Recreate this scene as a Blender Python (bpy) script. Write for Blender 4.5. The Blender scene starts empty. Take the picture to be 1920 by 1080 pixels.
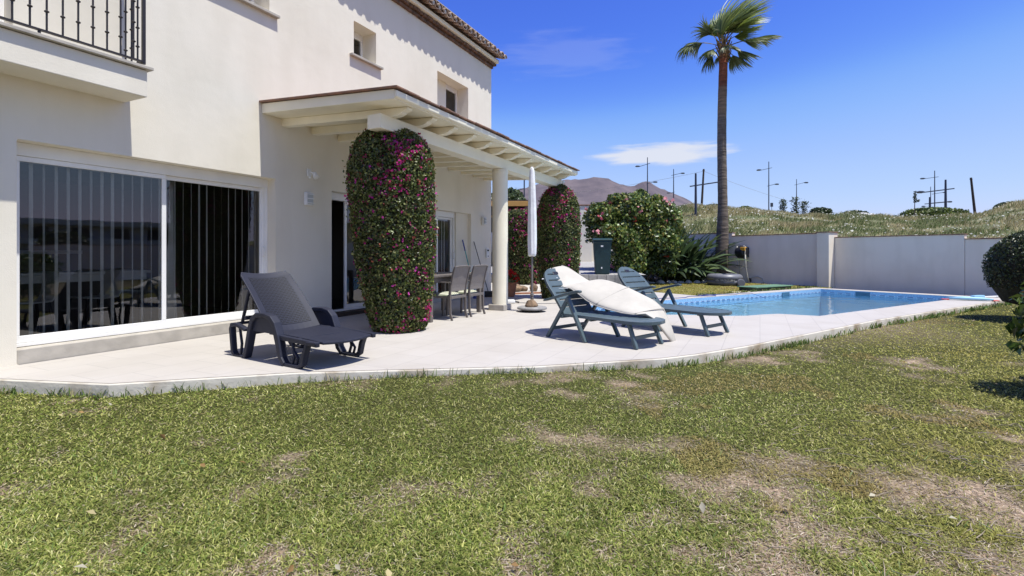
import bpy, bmesh, math, random
import numpy as np
from mathutils import Vector, Matrix, geometry
random.seed(7); RNG = np.random.default_rng(11)
S = bpy.context.scene
COL = S.collection
R = math.radians
# ------------------------------------------------------------ place geometry
F, CX, HY, EYE = 950.0, 960.0, 476.0, 1.15      # lens in pixels of a 1920 wide picture, eye height above the terrace
def G(px, py, z=0.0):
    Y = F * (EYE - z) / (py - HY); return Vector(((px - CX) / F * Y, Y, z))
def AT(px, py, Y): return Vector(((px - CX) / F * Y, Y, EYE + (HY - py) / F * Y))
O = Vector((-5.2, 5.05, 0)); U = Vector((465., 950., 0)).normalized(); N = Vector((U.y, -U.x, 0))
A = Vector((1490., 950., 0)).normalized(); B = Vector((-A.y, A.x, 0))
def P(u, n, z=0.0): return O + U * u + N * n + Vector((0, 0, z))
def AB(a, b, z=0.0): return A * a + B * b + Vector((0, 0, z))
HROT = math.atan2(U.y, U.x)
AROT = math.atan2(A.y, A.x)
LAWN = -0.125
# ------------------------------------------------------------ materials
def new_mat(name):
    m = bpy.data.materials.new(name); m.use_nodes = True
    nt = m.node_tree; nt.nodes.clear()
    out = nt.nodes.new('ShaderNodeOutputMaterial'); return m, nt, out
def L(nt, a, b): nt.links.new(a, b)
def nd(nt, t, **k):
    n = nt.nodes.new(t)
    for q, v in k.items(): setattr(n, q, v)
    return n
def c4(c): return (c[0], c[1], c[2], 1)
def mat(name, c, rough=.6, var=.12, scale=3., c2=None, bump=0., bscale=40., spec=.4, metal=0., detail=5., stops=(.35, .65), stretch=None, coat=0.):
    m, nt, out = new_mat(name)
    p = nd(nt, 'ShaderNodeBsdfPrincipled')
    p.inputs['Roughness'].default_value = rough; p.inputs['Metallic'].default_value = metal
    p.inputs['Specular IOR Level'].default_value = spec; p.inputs['Coat Weight'].default_value = coat
    tc = nd(nt, 'ShaderNodeTexCoord'); src = tc.outputs['Object']
    if stretch:
        mp = nd(nt, 'ShaderNodeMapping'); mp.inputs['Scale'].default_value = stretch; L(nt, src, mp.inputs[0]); src = mp.outputs[0]
    no = nd(nt, 'ShaderNodeTexNoise'); no.inputs['Scale'].default_value = scale; no.inputs['Detail'].default_value = detail
    L(nt, src, no.inputs['Vector'])
    r = nd(nt, 'ShaderNodeValToRGB')
    if c2 is None: c2 = [x * (1 - var) for x in c]
    r.color_ramp.elements[0].color = c4(c2); r.color_ramp.elements[1].color = c4(c)
    r.color_ramp.elements[0].position = stops[0]; r.color_ramp.elements[1].position = stops[1]
    L(nt, no.outputs['Fac'], r.inputs[0]); L(nt, r.outputs[0], p.inputs['Base Color'])
    if bump:
        n2 = nd(nt, 'ShaderNodeTexNoise'); n2.inputs['Scale'].default_value = bscale; n2.inputs['Detail'].default_value = 6
        L(nt, src, n2.inputs['Vector'])
        b = nd(nt, 'ShaderNodeBump'); b.inputs['Strength'].default_value = bump; b.inputs['Distance'].default_value = .02
        L(nt, n2.outputs['Fac'], b.inputs['Height']); L(nt, b.outputs[0], p.inputs['Normal'])
    L(nt, p.outputs[0], out.inputs[0])
    m['_'] = 0
    return m
def leaf_mat(name, rough=.38, trans=.3, spec=.5):
    m, nt, out = new_mat(name)
    at = nd(nt, 'ShaderNodeAttribute', attribute_name='Col')
    p = nd(nt, 'ShaderNodeBsdfPrincipled'); p.inputs['Roughness'].default_value = rough; p.inputs['Specular IOR Level'].default_value = spec
    t = nd(nt, 'ShaderNodeBsdfTranslucent'); mx = nd(nt, 'ShaderNodeMixShader'); mx.inputs[0].default_value = trans
    L(nt, at.outputs['Color'], p.inputs['Base Color']); L(nt, at.outputs['Color'], t.inputs['Color'])
    L(nt, p.outputs[0], mx.inputs[1]); L(nt, t.outputs[0], mx.inputs[2]); L(nt, mx.outputs[0], out.inputs[0])
    return m
def glass_mat(name, tint=(.90, .91, .90), ior=1.95):
    m, nt, out = new_mat(name)
    f = nd(nt, 'ShaderNodeFresnel'); f.inputs['IOR'].default_value = ior
    t = nd(nt, 'ShaderNodeBsdfTransparent'); t.inputs[0].default_value = c4(tint)
    g = nd(nt, 'ShaderNodeBsdfGlossy'); g.inputs['Roughness'].default_value = .012
    tc = nd(nt, 'ShaderNodeTexCoord'); no = nd(nt, 'ShaderNodeTexNoise'); no.inputs['Scale'].default_value = 1.3
    b = nd(nt, 'ShaderNodeBump'); b.inputs['Strength'].default_value = .012; b.inputs['Distance'].default_value = .1
    L(nt, tc.outputs['Object'], no.inputs['Vector']); L(nt, no.outputs['Fac'], b.inputs['Height']); L(nt, b.outputs[0], g.inputs['Normal'])
    mx = nd(nt, 'ShaderNodeMixShader'); L(nt, f.outputs[0], mx.inputs[0]); L(nt, t.outputs[0], mx.inputs[1]); L(nt, g.outputs[0], mx.inputs[2])
    L(nt, mx.outputs[0], out.inputs[0]); return m
M = {}
def stucco(name, c, c2, streak=.5):
    # painted render: broad tone drift, fine grain bump, faint weather streaks and hand-trowel waviness
    m, nt, out = new_mat(name)
    p = nd(nt, 'ShaderNodeBsdfPrincipled'); p.inputs['Roughness'].default_value = .85; p.inputs['Specular IOR Level'].default_value = .2
    tc = nd(nt, 'ShaderNodeTexCoord')
    a = nd(nt, 'ShaderNodeTexNoise'); a.inputs['Scale'].default_value = .9; a.inputs['Detail'].default_value = 7; L(nt, tc.outputs['Object'], a.inputs['Vector'])
    mp = nd(nt, 'ShaderNodeMapping'); mp.inputs['Scale'].default_value = (2.2, 2.2, .5); L(nt, tc.outputs['Object'], mp.inputs[0])
    s = nd(nt, 'ShaderNodeTexNoise'); s.inputs['Scale'].default_value = 1.; s.inputs['Detail'].default_value = 6; L(nt, mp.outputs[0], s.inputs['Vector'])
    md = nd(nt, 'ShaderNodeMath', operation='MULTIPLY'); L(nt, a.outputs['Fac'], md.inputs[0]); L(nt, s.outputs['Fac'], md.inputs[1])
    r = nd(nt, 'ShaderNodeValToRGB'); r.color_ramp.elements[0].position = .10; r.color_ramp.elements[1].position = .30
    r.color_ramp.elements[0].color = c4(c2); r.color_ramp.elements[1].color = c4(c)
    L(nt, md.outputs[0], r.inputs[0]); L(nt, r.outputs[0], p.inputs['Base Color'])
    n2 = nd(nt, 'ShaderNodeTexNoise'); n2.inputs['Scale'].default_value = 90; n2.inputs['Detail'].default_value = 4; L(nt, tc.outputs['Object'], n2.inputs['Vector'])
    n3 = nd(nt, 'ShaderNodeTexNoise'); n3.inputs['Scale'].default_value = 4.5; n3.inputs['Detail'].default_value = 3; L(nt, tc.outputs['Object'], n3.inputs['Vector'])
    ad = nd(nt, 'ShaderNodeMath', operation='MULTIPLY_ADD'); L(nt, n3.outputs['Fac'], ad.inputs[0]); ad.inputs[1].default_value = 2.5; L(nt, n2.outputs['Fac'], ad.inputs[2])
    b = nd(nt, 'ShaderNodeBump'); b.inputs['Strength'].default_value = .22; b.inputs['Distance'].default_value = .008
    L(nt, ad.outputs[0], b.inputs['Height']); L(nt, b.outputs[0], p.inputs['Normal'])
    L(nt, p.outputs[0], out.inputs[0]); return m
M['wall'] = stucco('white stucco', (.755, .70, .59), (.69, .635, .525))
M['gwall'] = stucco('garden wall stucco', (.84, .74, .60), (.74, .645, .51))
M['trim'] = mat('white trim paint', (.85, .785, .615), .6, .07, 2.5, bump=.12, bscale=18)
M['alu'] = mat('white aluminium', (.80, .785, .755), .35, .05, 4)
M['glass'] = glass_mat('window glass')
M['dark'] = mat('dark gasket', (.02, .02, .025), .5)
M['iron'] = mat('dark brown ironwork', (.022, .016, .015), .45, .3, 20, spec=.5)
M['blind'] = mat('blind fabric', (.86, .84, .79), .8, .1, 8)
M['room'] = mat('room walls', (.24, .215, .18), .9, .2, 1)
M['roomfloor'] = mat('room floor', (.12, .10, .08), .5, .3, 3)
M['brick'] = mat('old brick', (.23, .125, .075), .85, .3, 9, c2=(.075, .05, .035), bump=.6, bscale=30, stops=(.3, .7))
M['tile'] = mat('clay barrel tile', (.50, .38, .29), .85, .3, 7, c2=(.17, .11, .08), bump=.3, bscale=30, stops=(.3, .75))
M['otile'] = mat('orange clay tile', (.29, .15, .095), .8, .4, 6, c2=(.17, .105, .08), bump=.2)
M['sill'] = mat('stone sill', (.45, .41, .35), .7, .2, 6, bump=.1)
M['resin'] = mat('charcoal resin', (.023, .025, .041), .55, .18, 5, spec=.28, bump=.05, bscale=120)
M['green'] = mat('blue green resin', (.082, .115, .128), .45, .2, 4, spec=.4, c2=(.066, .094, .105), bump=.04, bscale=90)
M['cush'] = mat('cream pad fabric', (.50, .465, .40), .85, .1, 5, bump=.12, bscale=18)
M['taupe'] = mat('taupe aluminium', (.155, .135, .122), .45, .1, 8)
M['mesh'] = mat('taupe sling mesh', (.215, .19, .175), .75, .15, 90, bump=.2, bscale=300)
M['stone'] = mat('grey stone', (.30, .29, .28), .8, .35, 10, bump=.3)
M['rock'] = mat('brown rock', (.30, .20, .12), .9, .5, 7, c2=(.10, .07, .05), bump=.8, bscale=14)
M['wstone'] = mat('white stone', (.62, .60, .56), .85, .3, 9, bump=.5, bscale=14)
M['canvas'] = mat('white canvas', (.80, .80, .79), .85, .12, 6, bump=.3, bscale=14)
M['pole'] = mat('bronze pole', (.17, .15, .135), .4, .15, 10)
M['terracotta'] = mat('terracotta', (.38, .16, .085), .8, .25, 8)
M['bin'] = mat('dark teal plastic', (.010, .038, .042), .45, .2, 4)
M['rubber'] = mat('grey inflatable', (.16, .16, .17), .38, .12, 5, spec=.5)
M['black'] = mat('black plastic', (.018, .018, .02), .4)
M['yellow'] = mat('yellow plastic', (.75, .36, .03), .45)
M['hose'] = mat('pale hose', (.50, .47, .38), .5, .1, 10)
M['hatch'] = mat('green fibreglass lid', (.13, .24, .14), .55, .25, 5, bump=.1)
M['hatchd'] = mat('dark lid side', (.03, .045, .035), .7)
M['paving'] = mat('grey driveway concrete', (.36, .345, .33), .85, .15, 2, bump=.2)
M['kerb'] = mat('kerb stone', (.34, .325, .30), .85, .3, 6, bump=.3)
M['sand'] = mat('pale gravel', (.55, .51, .45), .9, .25, 20, bump=.6, bscale=60)
M['wood'] = mat('varnished timber', (.50, .27, .07), .5, .25, 3, stretch=(1, 12, 12))
M['dwood'] = mat('dark timber', (.06, .038, .025), .7, .3, 4)
M['trunk'] = mat('bark', (.17, .13, .095), .9, .4, 12, bump=.6)
M['galv'] = mat('dark steel post', (.045, .05, .075), .5, .15, 4)
M['lens'] = mat('lamp glass', (.45, .47, .46), .3)
M['twig'] = mat('twigs', (.035, .032, .018), .95, .4, 15, bump=.8, bscale=30)  # dark fill of the added bush cores, painted like their shaded inside
M['car'] = mat('grey car paint', (.17, .175, .19), .3, .04, 1, metal=.4, coat=.5)
M['tyre'] = mat('tyre rubber', (.02, .02, .02), .8)
M['blue'] = mat('pale blue plastic', (.30, .55, .72), .5)
M['red'] = mat('red plastic', (.60, .06, .04), .5)
M['teal'] = mat('teal plastic', (.05, .36, .36), .45)
M['navy'] = mat('navy plastic', (.05, .07, .25), .5)
M['leaf'] = leaf_mat('glossy leaf')
M['flower'] = leaf_mat('petals', .7, .45, .2)
M['grass'] = leaf_mat('grass blades', .6, .35, .15)
M['palm'] = leaf_mat('palm leaf', .42, .3, .5)
M['white'] = mat('white plastic', (.78, .78, .76), .5)
M['farwhite'] = mat('far render', (.62, .58, .52), .9, .15, .3)
# ------------------------------------------------------------ mesh helpers
class MB:
    def __init__(s): s.v = []; s.f = []
    def add(s, vs, fs):
        o = len(s.v); s.v += [tuple(v) for v in vs]; s.f += [[i + o for i in f] for f in fs]; return s
    def box(s, x0, x1, y0, y1, z0, z1, T=None):
        vs = [Vector((x, y, z)) for x in (x0, x1) for y in (y0, y1) for z in (z0, z1)]
        if T: vs = [T @ v for v in vs]
        return s.add(vs, [(0, 1, 3, 2), (4, 6, 7, 5), (0, 4, 5, 1), (2, 3, 7, 6), (0, 2, 6, 4), (1, 5, 7, 3)])
    def bar(s, a, b, w, h, up=(0, 0, 1)):
        a = Vector(a); b = Vector(b); d = (b - a).normalized(); u = Vector(up)
        if abs(d.dot(u)) > .98: u = Vector((1, 0, 0))
        x = d.cross(u).normalized(); u = x.cross(d).normalized()
        vs = [p + x * (i * w / 2) + u * (j * h / 2) for p in (a, b) for i, j in ((-1, -1), (1, -1), (1, 1), (-1, 1))]
        return s.add(vs, [(0, 3, 2, 1), (4, 5, 6, 7), (0, 1, 5, 4), (1, 2, 6, 5), (2, 3, 7, 6), (3, 0, 4, 7)])
    def tube(s, pts, r, n=8, cap=True):
        pts = [Vector(p) for p in pts]; k = len(pts); rr = r if isinstance(r, (list, tuple)) else [r] * k
        vs = []; prev = None
        for i, p in enumerate(pts):
            d = (pts[min(i + 1, k - 1)] - pts[max(i - 1, 0)]).normalized()
            if prev is None:
                x = d.orthogonal().normalized()
            else:
                x = (prev - d * prev.dot(d)).normalized()
            prev = x; y = d.cross(x)
            vs += [p + (x * math.cos(2 * math.pi * j / n) + y * math.sin(2 * math.pi * j / n)) * rr[i] for j in range(n)]
        fs = [(i * n + j, i * n + (j + 1) % n, (i + 1) * n + (j + 1) % n, (i + 1) * n + j) for i in range(k - 1) for j in range(n)]
        if cap: fs += [tuple(range(n))[::-1], tuple((k - 1) * n + j for j in range(n))]
        return s.add(vs, fs)
    def lathe(s, prof, n=24, c=(0, 0, 0), sx=1, sy=1):
        c = Vector(c); k = len(prof)
        vs = [c + Vector((r * sx * math.cos(2 * math.pi * j / n), r * sy * math.sin(2 * math.pi * j / n), z)) for r, z in prof for j in range(n)]
        fs = [(i * n + j, i * n + (j + 1) % n, (i + 1) * n + (j + 1) % n, (i + 1) * n + j) for i in range(k - 1) for j in range(n)]
        fs += [tuple(range(n))[::-1], tuple((k - 1) * n + j for j in range(n))]
        return s.add(vs, fs)
    def prism(s, poly, fa, fb):
        # poly of 2-D points mapped to 3-D by fa (one face) and fb (the other)
        n = len(poly); vs = [fa(*p) for p in poly] + [fb(*p) for p in poly]
        return s.add(vs, [tuple(range(n))[::-1], tuple(range(n, 2 * n))] + [(i, (i + 1) % n, n + (i + 1) % n, n + i) for i in range(n)])
    def sweep(s, pts, y0, y1, th):
        # flat bar following a path in the x-z plane
        k = len(pts); tt = th if isinstance(th, (list, tuple)) else [th] * k; vs = []
        for i in range(k):
            a = Vector(pts[max(i - 1, 0)]); b = Vector(pts[min(i + 1, k - 1)]); d = (b - a).normalized(); nn = Vector((-d.y, d.x)) * tt[i] / 2
            p = Vector(pts[i])
            for q in (p - nn, p + nn):
                vs += [(q.x, y0, q.y), (q.x, y1, q.y)]
        fs = []
        for i in range(k - 1):
            a = i * 4; b = a + 4
            fs += [(a, b, b + 1, a + 1), (a + 2, a + 3, b + 3, b + 2), (a, a + 2, b + 2, b), (a + 1, b + 1, b + 3, a + 3)]
        fs += [(0, 1, 3, 2), (4 * k - 4, 4 * k - 2, 4 * k - 1, 4 * k - 3)]
        return s.add(vs, fs)
    def torus(s, R0, r, c=(0, 0, 0), n=40, m=14, flat=1.0, T=None):
        c = Vector(c); vs = []
        for i in range(n):
            a = 2 * math.pi * i / n
            for j in range(m):
                b = 2 * math.pi * j / m
                v = c + Vector(((R0 + r * math.cos(b)) * math.cos(a), (R0 + r * math.cos(b)) * math.sin(a), r * flat * math.sin(b)))
                vs.append(T @ v if T else v)
        return s.add(vs, [(i * m + j, ((i + 1) % n) * m + j, ((i + 1) % n) * m + (j + 1) % m, i * m + (j + 1) % m) for i in range(n) for j in range(m)])
def finish(o, name, label=None, cat=None, group=None, kind=None, parent=None):
    if label: o['label'] = label
    if cat: o['category'] = cat
    if group: o['group'] = group
    if kind: o['kind'] = kind
    if parent: o.parent = parent
    return o
def obj(name, mb, m, parent=None, bevel=0., smooth=False, loc=None, rot=0., sub=0, seg=2, keep=False, **k):
    me = bpy.data.meshes.new(name); me.from_pydata(mb.v, [], mb.f)
    if not keep: bm = bmesh.new(); bm.from_mesh(me); bmesh.ops.recalc_face_normals(bm, faces=bm.faces); bm.to_mesh(me); bm.free()
    me.materials.append(m)
    o = bpy.data.objects.new(name, me); COL.objects.link(o)
    if loc is not None: o.location = loc
    o.rotation_euler.z = rot
    if bevel:
        b = o.modifiers.new('edge', 'BEVEL'); b.width = bevel; b.segments = seg; b.limit_method = 'ANGLE'; b.angle_limit = R(40)
    if sub:
        q = o.modifiers.new('sub', 'SUBSURF'); q.levels = sub; q.render_levels = sub
    if smooth: me.polygons.foreach_set('use_smooth', [True] * len(me.polygons))
    return finish(o, name, parent=parent, **k)
def thing(name, label, cat, loc=(0, 0, 0), rot=0., group=None):
    o = bpy.data.objects.new(name, None); COL.objects.link(o); o.location = loc; o.rotation_euler.z = rot; o.empty_display_size = .2
    return finish(o, name, label, cat, group)
def copy_tree(o, parent=None):
    c = o.copy(); COL.objects.link(c); c.parent = parent
    for ch in list(o.children): copy_tree(ch, c)
    return c
def np_obj(name, V, quads=None, tris=None, cols=None, m=None, parent=None, smooth=False, loc=None, **k):
    me = bpy.data.meshes.new(name); V = np.asarray(V, np.float32).reshape(-1, 3); me.vertices.add(len(V)); me.vertices.foreach_set('co', V.ravel())
    nq = 0 if quads is None else len(quads); ntr = 0 if tris is None else len(tris)
    idx = np.concatenate([np.asarray(quads, np.int32).ravel() if nq else np.zeros(0, np.int32), np.asarray(tris, np.int32).ravel() if ntr else np.zeros(0, np.int32)])
    me.loops.add(len(idx)); me.loops.foreach_set('vertex_index', idx)
    me.polygons.add(nq + ntr)
    st = np.concatenate([np.arange(nq) * 4, nq * 4 + np.arange(ntr) * 3]).astype(np.int32)
    me.polygons.foreach_set('loop_start', st)
    if smooth: me.polygons.foreach_set('use_smooth', np.ones(nq + ntr, bool))
    me.update(calc_edges=True); me.validate()
    if cols is not None:
        a = me.color_attributes.new('Col', 'FLOAT_COLOR', 'POINT'); c = np.ones((len(V), 4), np.float32); c[:, :3] = cols; a.data.foreach_set('color', c.ravel())
    me.materials.append(m); o = bpy.data.objects.new(name, me); COL.objects.link(o)
    if loc is not None: o.location = loc
    return finish(o, name, parent=parent, **k)
def nrmz(a): return a / np.maximum(np.linalg.norm(a, axis=1, keepdims=True), 1e-6)
LAT = RNG.random((256, 256))
def vnoise(x, y, s=1.0, o=4):
    out = np.zeros_like(x); amp = 1.; tot = 0.
    for k in range(o):
        X = x * s + 17.3 * k + 500; Y = y * s + 9.1 * k + 500; i = np.floor(X).astype(int); j = np.floor(Y).astype(int); fx = X - i; fy = Y - j
        fx = fx * fx * (3 - 2 * fx); fy = fy * fy * (3 - 2 * fy)
        a = LAT[i % 256, j % 256]; b = LAT[(i + 1) % 256, j % 256]; c = LAT[i % 256, (j + 1) % 256]; d = LAT[(i + 1) % 256, (j + 1) % 256]
        out += amp * ((a * (1 - fx) + b * fx) * (1 - fy) + (c * (1 - fx) + d * fx) * fy); tot += amp; amp *= .5; s *= 2.03
    return out / tot
def pick(pal, w, n, jit=.18):
    pal = np.array(pal); i = RNG.choice(len(pal), n, p=np.array(w) / sum(w)); c = pal[i]
    return np.clip(c * (1 + RNG.normal(0, jit, (n, 1))), .003, .95)
def leaves(name, p, nv, size, cols, m, parent=None, asp=.3, droop=.25, rnd=.7, fold=.12, **k):
    n = len(p); nn = nrmz(nv + RNG.normal(0, rnd, (n, 3)))
    d = RNG.normal(0, 1, (n, 3)); d[:, 2] -= droop; d = nrmz(d - nn * (d * nn).sum(1, keepdims=True)); s = np.cross(nn, d)
    Ls = (size * RNG.uniform(.65, 1.3, n))[:, None]; w = Ls * asp
    V = np.stack([p - d * Ls * .5, p + s * w + nn * Ls * fold, p + d * Ls * .5 - nn * Ls * .08, p - s * w + nn * Ls * fold], 1).reshape(-1, 3)
    b = np.arange(n)[:, None] * 4
    T = np.concatenate([b + np.array([[0, 1, 2]]), b + np.array([[0, 2, 3]])])
    return np_obj(name, V, tris=T, cols=np.repeat(cols, 4, 0), m=m, parent=parent, **k)
def petals(name, p, nv, size, cols, m, parent=None, n_pet=3, **k):
    # small clusters: three bracts round each centre
    q = np.repeat(p, n_pet, 0) + RNG.normal(0, size * .45, (len(p) * n_pet, 3)); v = np.repeat(nv, n_pet, 0)
    return leaves(name, q, v, size, np.repeat(cols, n_pet, 0), m, parent, asp=.42, rnd=.6, fold=.2, **k)
# ------------------------------------------------------------ camera, sky, sun
cam = bpy.data.cameras.new('camera'); co = bpy.data.objects.new('camera', cam); COL.objects.link(co)
co.location = (0, 0, EYE); co.rotation_euler = (R(90), 0, 0); cam.lens = F / 1920 * 36; cam.sensor_width = 36
cam.shift_y = -(540 - HY) / 1920; cam.clip_end = 20000; cam.clip_start = .05
S.camera = co
sd = Vector((.31, -.19, 1.0)).normalized()
sun = bpy.data.lights.new('sun', 'SUN'); sun.energy = 3.75; sun.angle = R(.53); sun.color = (1, .985, .915)
so = bpy.data.objects.new('sun', sun); COL.objects.link(so); so.rotation_euler = sd.to_track_quat('Z', 'Y').to_euler(); so.location = (5, -5, 20)
w = bpy.data.worlds.new('World'); S.world = w; w.use_nodes = True; nt = w.node_tree; nt.nodes.clear()
wo = nd(nt, 'ShaderNodeOutputWorld'); bg = nd(nt, 'ShaderNodeBackground'); sky = nd(nt, 'ShaderNodeTexSky', sky_type='NISHITA')
sky.sun_disc = False; sky.sun_elevation = math.asin(sd.z); sky.sun_rotation = math.atan2(sd.x, sd.y); sky.altitude = 100
sky.air_density = 1.0; sky.dust_density = .6; sky.ozone_density = 3.2
bg.inputs['Strength'].default_value = .10
# a low stratus streak and faint cirrus in the sky itself, placed by direction
tc = nd(nt, 'ShaderNodeTexCoord')
def cloud(prev, az, el, waz, wel, sc, thr, op, seed, flat=1.):
    sx = nd(nt, 'ShaderNodeSeparateXYZ'); L(nt, tc.outputs['Generated'], sx.inputs[0])
    a = nd(nt, 'ShaderNodeMath', operation='ARCTAN2'); L(nt, sx.outputs['X'], a.inputs[0]); L(nt, sx.outputs['Y'], a.inputs[1])
    e = nd(nt, 'ShaderNodeMath', operation='ARCSINE'); L(nt, sx.outputs['Z'], e.inputs[0])
    def ax(src, c, wd):
        q = nd(nt, 'ShaderNodeMath', operation='SUBTRACT'); L(nt, src.outputs[0], q.inputs[0]); q.inputs[1].default_value = c
        q2 = nd(nt, 'ShaderNodeMath', operation='DIVIDE'); L(nt, q.outputs[0], q2.inputs[0]); q2.inputs[1].default_value = wd; return q2
    da, de = ax(a, az, waz), ax(e, el, wel)
    cv = nd(nt, 'ShaderNodeCombineXYZ'); L(nt, da.outputs[0], cv.inputs[0]); L(nt, de.outputs[0], cv.inputs[1]); cv.inputs[2].default_value = seed
    ln = nd(nt, 'ShaderNodeVectorMath', operation='LENGTH'); cz = nd(nt, 'ShaderNodeCombineXYZ'); L(nt, da.outputs[0], cz.inputs[0]); L(nt, de.outputs[0], cz.inputs[1]); L(nt, cz.outputs[0], ln.inputs[0])
    no = nd(nt, 'ShaderNodeTexNoise'); no.inputs['Scale'].default_value = sc; no.inputs['Detail'].default_value = 8; no.inputs['Roughness'].default_value = .55; no.inputs['Distortion'].default_value = .3
    mpp = nd(nt, 'ShaderNodeMapping'); mpp.inputs['Scale'].default_value = (1, flat, 1); L(nt, cv.outputs[0], mpp.inputs[0]); L(nt, mpp.outputs[0], no.inputs['Vector'])
    q = nd(nt, 'ShaderNodeMath', operation='SUBTRACT'); q.inputs[0].default_value = 1.; L(nt, ln.outputs['Value'], q.inputs[1])
    s = nd(nt, 'ShaderNodeMath', operation='MULTIPLY_ADD'); L(nt, no.outputs['Fac'], s.inputs[0]); s.inputs[1].default_value = 1.3; L(nt, q.outputs[0], s.inputs[2])
    r = nd(nt, 'ShaderNodeMapRange', interpolation_type='SMOOTHSTEP'); r.inputs['From Min'].default_value = thr; r.inputs['From Max'].default_value = thr + .55; r.inputs['To Max'].default_value = op; L(nt, s.outputs[0], r.inputs['Value'])
    mx = nd(nt, 'ShaderNodeMix', data_type='RGBA'); L(nt, r.outputs[0], mx.inputs['Factor']); L(nt, prev, mx.inputs['A']); mx.inputs['B'].default_value = (5.0, 5.05, 5.3, 1)
    return mx.outputs['Result']
# deeper, polarised looking blue overhead: a tone curve per channel on the sky itself
sp_ = nd(nt, 'ShaderNodeSeparateColor'); L(nt, sky.outputs[0], sp_.inputs[0]); cb = nd(nt, 'ShaderNodeCombineColor')
for i_, pts_ in enumerate((((0, 0), (.2, .065), (.285, .122), (.355, .25), (.48, .39), (.66, .5), (1, .7)), ((0, 0), (.35, .17), (.478, .295), (.57, .46), (.72, .57), (.92, .67), (1, .70)), ((0, 0), (.5, .57), (.83, .94), (.94, .98), (1, 1)))):
    m1 = nd(nt, 'ShaderNodeMath', operation='MULTIPLY', use_clamp=True); L(nt, sp_.outputs[i_], m1.inputs[0]); m1.inputs[1].default_value = .185
    fc = nd(nt, 'ShaderNodeFloatCurve'); cv_ = fc.mapping.curves[0]; cv_.points[0].location = pts_[0]; cv_.points[-1].location = pts_[-1]
    for q_ in pts_[1:-1]: cv_.points.new(*q_)
    fc.mapping.update(); L(nt, m1.outputs[0], fc.inputs['Value'])
    m3 = nd(nt, 'ShaderNodeMath', operation='MULTIPLY'); L(nt, fc.outputs[0], m3.inputs[0]); m3.inputs[1].default_value = 1 / .167
    L(nt, m3.outputs[0], cb.inputs[i_])
c = cb.outputs[0]
c = cloud(c, math.atan2(1240 - CX, F), math.atan2(186, 990), .15, .022, 1.6, .62, .8, 3.)
c = cloud(c, math.atan2(1060 - CX, F), math.atan2(375, 960), .17, .05, 1.5, .75, .09, 8., 2.)
L(nt, c, bg.inputs['Color']); L(nt, bg.outputs[0], wo.inputs[0])
S.view_settings.view_transform = 'Standard'; S.view_settings.look = 'None'; S.view_settings.exposure = .74; S.view_settings.gamma = 1
S.cycles.use_denoising = True; S.cycles.max_bounces = 10; S.cycles.transparent_max_bounces = 24; S.cycles.diffuse_bounces = 7; S.cycles.sample_clamp_indirect = 8
# ------------------------------------------------------------ terrace, pool and ground
CORNER = P(10.48, 0)
def xy(v): return (v.x, v.y)
front = [P(-.3, .05), Vector((-3.57, 4.50, 0)), Vector((-2.08, 4.93, 0)), Vector((0.22, 5.20, 0)), Vector((1.65, 5.60, 0)), Vector((2.12, 5.83, 0)), Vector((2.94, 6.35, 0)),
         AB(10.2, 4.05), AB(13.5, 4.06), AB(18.0, 4.08)]
TERR = [xy(v) for v in front + [AB(18.0, 9.0), AB(11.8, 9.0), AB(11.8, 13.9), Vector((-.4, 17.4, 0)), CORNER + U * .15 + N * .0, P(10.48, -.6), P(-.3, -.6)]]
POOL = [xy(AB(a, b)) for a, b in [(9.85, 4.85), (17.5, 4.85), (17.5, 8.58), (6.7, 8.58), (6.7, 7.1), (7.87, 6.35), (8.3, 5.85), (8.74, 5.6), (9.2, 5.55), (9.55, 5.45)]]
def fill(outer, hole, z):
    pts = [Vector(p) for p in outer + hole]; n = len(outer); m_ = len(hole)
    ed = [(i, (i + 1) % n) for i in range(n)] + [(n + i, n + (i + 1) % m_) for i in range(m_)]
    v, e, f, *_ = geometry.delaunay_2d_cdt(pts, ed, [], 0, 1e-6)
    def inside(p, poly):
        c_ = False; j = len(poly) - 1
        for i in range(len(poly)):
            if (poly[i][1] > p[1]) != (poly[j][1] > p[1]) and p[0] < (poly[j][0] - poly[i][0]) * (p[1] - poly[i][1]) / (poly[j][1] - poly[i][1]) + poly[i][0]: c_ = not c_
            j = i
        return c_
    mb = MB(); keep = []
    for t in f:
        c_ = sum((v[i] for i in t), Vector((0, 0))) / len(t)
        if inside(c_, outer) and not inside(c_, hole): keep.append(tuple(t))
    mb.add([(p.x, p.y, z) for p in v], keep); return mb
def inside_np(x, y, poly):
    c_ = np.zeros(len(x), bool); j = len(poly) - 1
    for i in range(len(poly)):
        xi, yi = poly[i]; xj, yj = poly[j]
        t = ((yi > y) != (yj > y)) & (x < (xj - xi) * (y - yi) / (yj - yi + 1e-12) + xi); c_ ^= t; j = i
    return c_
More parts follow.
